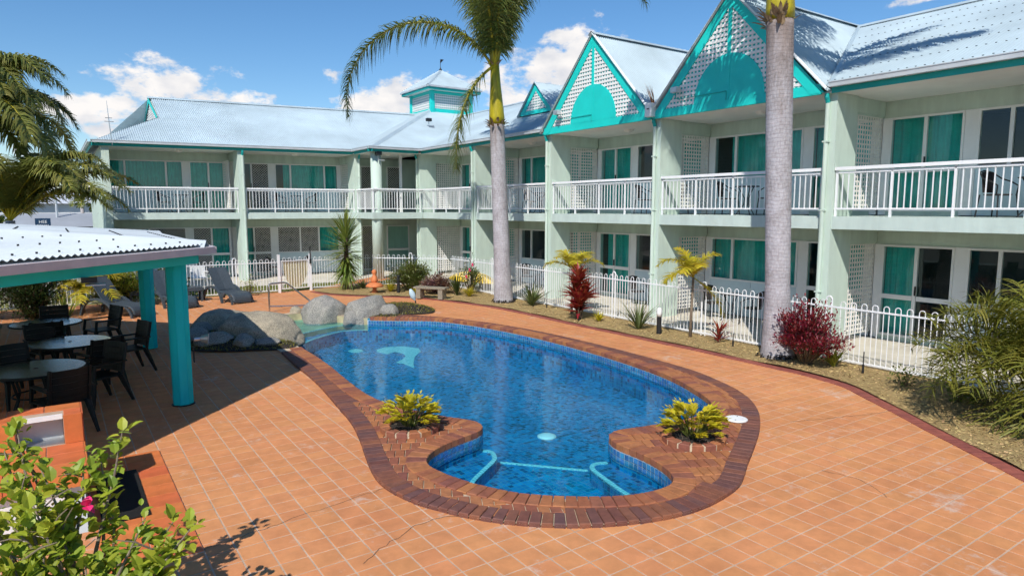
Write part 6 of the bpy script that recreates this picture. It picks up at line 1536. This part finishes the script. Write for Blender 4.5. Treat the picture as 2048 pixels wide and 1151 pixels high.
shrub('croton_shrub', 'purple red leafed shrub behind the timber bench', 'shrub', 10.85, 20.35, .03, .60, .70, 50, 50, .09, .022, 'croton', 83, low=.2)
shrub('flowering_shrub', 'thin twiggy shrub with pink flowers by the fence behind the bench', 'shrub', 11.85, 19.75, .03, .42, 1.25, 22, 22, .09, .028, 'green', 84, low=.2)
shrub('small_shrub', 'sparse little green shrub in the mulch near the right date palm', 'shrub', 11.5, 5.2, .03, .20, .34, 12, 14, .07, .018, 'green', 85)
shrub('small_shrub', 'little lime green plant beside the date palm at the fence', 'shrub', 11.25, 4.3, .03, .18, .30, 10, 16, .08, .03, 'lime', 86)
shrub('hedge_shrub', 'tall dark green hedge shrub behind the farthest glass table', 'hedge', -.55, 21.9, 0, .85, 2.0, 110, 100, .08, .02, 'darkgreen', 87, low=.05, cl=.3)
shrub('hedge_shrub', 'green hedge shrub at the left pavilion post', 'hedge', -1.9, 22.3, 0, 1.0, 2.0, 90, 90, .10, .03, 'green', 88, low=.05, cl=.3)
shrub('lime_shrub', 'bright lime green bushy shrub behind the left lounger', 'shrub', 1.55, 23.35, 0, .85, 1.35, 90, 80, .10, .022, 'lime', 89, low=.1, cl=.24)
shrub('hibiscus_shrub', 'leafy hibiscus by the fence between the two teal posts', 'shrub', 3.0, 23.45, 0, .5, 1.3, 26, 30, .10, .035, 'green', 90, oval=True, low=.2)
shrub('twiggy_plant', 'thin green seedling against the fence right of the loungers', 'shrub', 5.35, 23.55, 0, .18, .75, 10, 18, .08, .02, 'lime', 91)
for i in range(7):
    a = RP.uniform(0, 6.28)
def flower(p, r, parent, d=Vector((.2, -.8, .4))):
    m_ = MB(); d = d.normalized(); s = d.orthogonal().normalized(); u = d.cross(s)
    for k in range(5):
        a = k * 2 * PI / 5; o_ = s * math.cos(a) + u * math.sin(a); leafq(m_, Vector(p), o_ + d * .45, r, r * .45, oval=True)
    return obj('flower', m_, M['pink'], parent)
fs = [o for o in bpy.data.objects if o.name.startswith('flowering_shrub')][0]
for p in ((11.7, 19.55, .85), (11.6, 19.6, .62), (11.85, 19.6, 1.02)): flower(p, .075, fs)
hs_ = [o for o in bpy.data.objects if o.name.startswith('hibiscus_shrub')][0]
flower((3.2, 23.2, 1.05), .09, hs_)
# ring planters with yellow feather-leaved plants, set in the coping peninsulas
for x, y, lab, sd in ((3.75, 7.83, 'left', 95), (6.5, 5.39, 'right', 96)):
    pl = thing('ring_planter', 'low brick ring planter on the %s pool peninsula' % lab, 'planter', (x, y, .04), 'brick ring planters'); n_ = 15; ro, ri = .40, .27
    for k in range(n_):
        a0, a1 = 2 * PI * k / n_ + .035, 2 * PI * (k + 1) / n_ - .035
        g = MB().prism([(x + ri * math.cos(a0), y + ri * math.sin(a0)), (x + ro * math.cos(a0), y + ro * math.sin(a0)), (x + ro * math.cos(a1), y + ro * math.sin(a1)), (x + ri * math.cos(a1), y + ri * math.sin(a1))], .03, .115, .012)
        obj('brick', g, M['brick_in'], pl)
    obj('mortar_ring', MB().lathe([(ri + .006, .03), (ro - .012, .03), (ro - .012, .098), (ri + .006, .098)], (x, y, 0), 40, False), M['mortar'], pl)
    obj('soil', MB().lathe([(ri + .02, .04), (ri + .02, .088), (0, .094)], (x, y, 0), 24), M['soil'], pl)
    q = random.Random(sd); t = thing('feather_leaf_plant', 'yellow green feather leaved plant in the %s brick ring planter' % lab, 'plant', (x, y, .09), 'plants in the ring planters')
    sm, lf, rt = MB(), MB(), MB()
    for i in range(60):
        a = q.uniform(0, 6.28); rr = q.uniform(.05, .24); strap(rt, (x + rr * math.cos(a), y + rr * math.sin(a), .09), a, math.radians(q.uniform(10, 80)), q.uniform(.06, .16), .005, math.radians(q.uniform(20, 140)), 3)
    obj('dry_roots', rt, M['stemg'], t)
    for i in range(62):
        a = q.uniform(0, 6.28); f = q.random() ** .6; hh = q.uniform(.45, 1.0); b = Vector((x + .07 * math.cos(a), y + .07 * math.sin(a), .09)); tip = Vector((x + (.06 + .27 * f) * math.cos(a), y + (.06 + .27 * f) * math.sin(a), .09 + (.40 - .20 * f * f) * hh)); mid = b.lerp(tip, .55) + Vector((0, 0, .04)); sm.tube([b, mid, tip], [.006, .005, .004], 5)
        dr = (tip - mid).normalized(); out = Vector((math.cos(a), math.sin(a), .35)).normalized()
        ax_ = (dr * .6 + out * .6).normalized(); sd_ = ax_.cross(Vector((0, 0, 1))).normalized()
        for k in range(10):
            u = k / 9; c = tip + ax_ * (.15 * (u - .25)) - Vector((0, 0, .04 * u * u))
            for s in (1, -1): leafq(lf, c, sd_ * s * .8 + ax_ * .7 + Vector((0, 0, q.uniform(-.1, .4))), .10 * (1 - .5 * u) * q.uniform(.8, 1.2), .017, fold=.4)
        leafq(lf, tip + ax_ * .11, ax_, .07, .014)
    obj('stems', sm, M['green'], t); obj('leaves', lf, M['zamia'], t)
# hibiscus in the foreground
hb = thing('hibiscus', 'bright green hibiscus bush with a pink bud in the left foreground', 'shrub', (-.02, 4.55, 0)); q = random.Random(101)
TIPS = [(-0.28,5.47,1.38),(-0.18,5.27,1.28),(-0.04,5.27,1.14),(-0.22,4.91,1.17),(0.17,5.38,1.26),(0.32,5.42,1.36),(0.07,5.33,1.24),(0.38,4.83,0.92),(0.48,4.62,0.81),(0.64,4.58,0.91),(-0.11,4.93,0.98),(-0.33,4.71,0.93),(0.25,4.77,0.73),(0.03,4.68,0.78),(-0.34,5.12,1.25),(-0.34,4.86,1.09),(0.21,5.07,0.90),(-0.08,5.39,0.95),(0.55,4.82,0.86),(-0.17,4.71,0.91),(-0.30,5.62,1.50),(0.37,4.56,0.71),(-0.24,4.63,0.84),(-0.36,5.40,1.36),(-.55,5.0,1.2),(-.6,5.3,1.4),(-.5,4.7,1.0),(.1,4.5,.65),(.45,4.45,.62)]
sm = MB(); lfs = []
for i, tp in enumerate(TIPS):
    tip = Vector(tp); b = Vector((q.uniform(-.18, .12), 4.5 + q.uniform(-.12, .12), 0)); mid = b.lerp(tip, .55) + Vector((0, -.05, .10)); pts = [b, b.lerp(mid, .5) + Vector((0, 0, .08)), mid, mid.lerp(tip, .5) + Vector((q.uniform(-.03, .03), q.uniform(-.03, .03), .02)), tip]
    sm.tube(pts, [.020, .016, .011, .008, .004], 7)
    lf = MB()
    for k in range(36):
        u = q.random() ** .8; p = pts[2].lerp(pts[3], u * 2) if u < .5 else pts[3].lerp(pts[4], u * 2 - 1)
        p = p + Vector((q.gauss(0, 1), q.gauss(0, 1), q.gauss(0, 1))) * .035
        d = Vector((q.uniform(-1, 1), q.uniform(-1, 1), q.uniform(-.5, .7))) + (tip - mid).normalized() * .5
        s_ = (.35 + .65 * q.random()) * (1.1 - .45 * max(0, u - .6)); leafq(lf, p, d, .12 * s_, .039 * s_, oval=True, fold=q.uniform(.15, .5))
    obj('leaves', lf, M['hib'], hb)
for i in range(26):
    p = Vector(q.choice(TIPS)).lerp(Vector((0, 4.7, .6)), q.uniform(.1, .6)); e = p + Vector((q.uniform(-.22, .22), q.uniform(-.15, .15), q.uniform(-.02, .2))); sm.tube([p, p.lerp(e, .5) + Vector((0, 0, .02)), e], [.006, .005, .003], 5)
obj('branches', sm, M['stemg'], hb)
flower((.06, 4.89, 1.06), .07, hb, Vector((.9, -.2, .3)))
# potted plant and pot under the pavilion
pp = thing('potted_plant', 'spiky plant in a stoneware pot at the left edge under the pavilion', 'plant', (-1.35, 17.2, 0)); q = random.Random(5)
obj('pot', MB().lathe([(.22, 0), (.30, .25), (.33, .48), (.36, .50), (.36, .55), (.30, .55), (.29, .45)], (-1.35, 17.2, 0), 20, True), M['stemg'], pp, True)
m_ = MB()
for i in range(30): a = q.uniform(0, 6.28); strap(m_, (-1.35, 17.2, .5), a, math.radians(q.uniform(35, 85)), q.uniform(.8, 1.3), .03, math.radians(q.uniform(20, 80)), 5)
obj('leaves', m_, M['strap'], pp)
rosette('spiky_plant', 'pale green spiky plant in front of the dark hedge', 'plant', .15, 20.9, 0, 22, .95, .026, 55, 88, 10, 45, 'lime', 71)
rosette('flax_plant', 'low dark flax at the gate side of the yucca', 'plant', 9.3, 23.2, .03, 30, .4, .02, 25, 80, 20, 60, 'strap', 72)
# ------------------------------------------------------------------ beyond the hotel
M['bgwhite'] = pm('pale_building', (.62, .63, .64), .8, .05, .5); M['bggrey'] = pm('grey_building', (.32, .34, .37), .8, .08, .4); M['bgroof'] = pm('pale_metal_roof', (.60, .62, .66), .5, .06, .3); M['signblue'] = pm('navy_sign', (.012, .045, .10), .5, .05, 1.)
def shed(x0, x1, y0, y1, h, rh, lab, wall='bgwhite', roof='bgroof', nwin=4):
    t = thing('shed_building', lab, 'building', ((x0 + x1) / 2, (y0 + y1) / 2, 0), 'buildings beyond the hotel')
    obj('wall', MB().box((x0, y0, -.05), (x1, y1, h)), M[wall], t)
    yc = (y0 + y1) / 2
    r_ = obj('roof', MB().add([(x0 - .5, y0 - .5, h), (x1 + .5, y0 - .5, h), (x1 + .5, yc, h + rh), (x0 - .5, yc, h + rh), (x0 - .5, y1 + .5, h), (x1 + .5, y1 + .5, h)], [(0, 1, 2, 3), (3, 2, 5, 4), (1, 5, 2), (0, 3, 4), (0, 4, 5, 1)]), M[roof], t)
    for i in range(nwin):
        wx = x0 + (x1 - x0) * (i + .5) / nwin; o = obj('window', MB().box((wx - .8, y0 - .06, h * .42), (wx + .8, y0 - .003, h * .75)), M['white'], t); obj('pane', MB().box((wx - .72, y0 - .075, h * .45), (wx + .72, y0 - .061, h * .72)), M['dark'], o)
shed(-16, 4.0, 74, 86, 3.4, 1.4, 'long white shed with pale roof behind the blue gym sign')
shed(3.5, 16.0, 92, 104, 3.2, 1.6, 'white shed with pale roof right of the blue gym sign')
shed(-9.0, 7.0, 56, 62, 1.7, .9, 'low grey building with dark roof behind the pavilion roof', 'bggrey', 'bggrey', 5)
shed(-40, -17, 80, 92, 4.0, 1.5, 'white warehouse at the far left edge')
sg = thing('pylon_sign', 'navy blue gym sign with white lettering beyond the pavilion roof', 'sign', (-.5, 55, 0))
obj('panel', MB().box((-.92, 55, .9), (-.05, 55.12, 2.30)), M['signblue'], sg); obj('post', MB().box((-.70, 55.03, 0), (-.62, 55.09, .9)).box((-.35, 55.03, 0), (-.27, 55.09, .9)), M['silver'], sg)
def text(s, x, z, size, parent, y=54.99):
    cu_ = bpy.data.curves.new('lettering', 'FONT'); cu_.body = s; cu_.size = size; cu_.align_x = 'CENTER'; cu_.extrude = .004; cu_.resolution_u = 2
    tmp = bpy.data.objects.new('lettering_src', cu_); me = tmp.to_mesh(); mb = MB(); mb.v = [(x + v.co.x, y - v.co.z, z + v.co.y) for v in me.vertices]; mb.f = [tuple(p.vertices) for p in me.polygons]
    tmp.to_mesh_clear(); bpy.data.objects.remove(tmp); obj('lettering', mb, M['white'], parent)
text('HEE', -.48, 1.98, .27, sg); text('FITNESS', -.48, 1.76, .19, sg); text('OPEN 24/7', -.48, 1.44, .14, sg)
pl = thing('power_pole', 'thin grey pole right of the blue gym sign', 'pole', (1.15, 58, 0)); obj('pole', MB().tube([(.35, 58, 0), (.35, 58, 4.6)], [.09, .07], 8), M['gutter'], pl); obj('arm', MB().tube([(.35, 58, 4.3), (-.6, 57.8, 4.5)], .04, 6), M['gutter'], pl)
# low wooded hills on the horizon
hm = MB(); K = 60
for i in range(K + 1):
    a = math.radians(-40 + 110 * i / K); d = 900; h = 16 + 14 * noise.noise(Vector((i * .13, 3, 0))) + 5 * noise.noise(Vector((i * .9, 1, 0)))
    hm.v += [(d * math.sin(a), d * math.cos(a), -1), (d * 1.06 * math.sin(a), d * 1.06 * math.cos(a), max(4, h)), (d * 1.3 * math.sin(a), d * 1.3 * math.cos(a), -1)]
for i in range(K): q_ = 3 * i; hm.f += [(q_, q_ + 3, q_ + 4, q_ + 1), (q_ + 1, q_ + 4, q_ + 5, q_ + 2)]
tag(obj('hills', hm, pm('wooded_hills', (.06, .08, .05), .95, .25, .02, world=True)), kind='structure')
for i, (x, y, r, h) in enumerate(((-3.6, 40, 2.2, 3.6), (2.8, 110, 4, 6.0), (-14, 66, 4, 6.5), (-22, 55, 4, 7))):
    shrub('distant_tree', ['bushy green tree behind the left palms', 'dark tree far behind the end of the left wing', 'leafy tree beside the long white shed', 'big tree at the far left edge'][i], 'tree', x, y, 0, r, h, 90, 60, .45, .14, 'darkgreen' if i != 0 else 'green', 120 + i, low=.35, cl=.7)
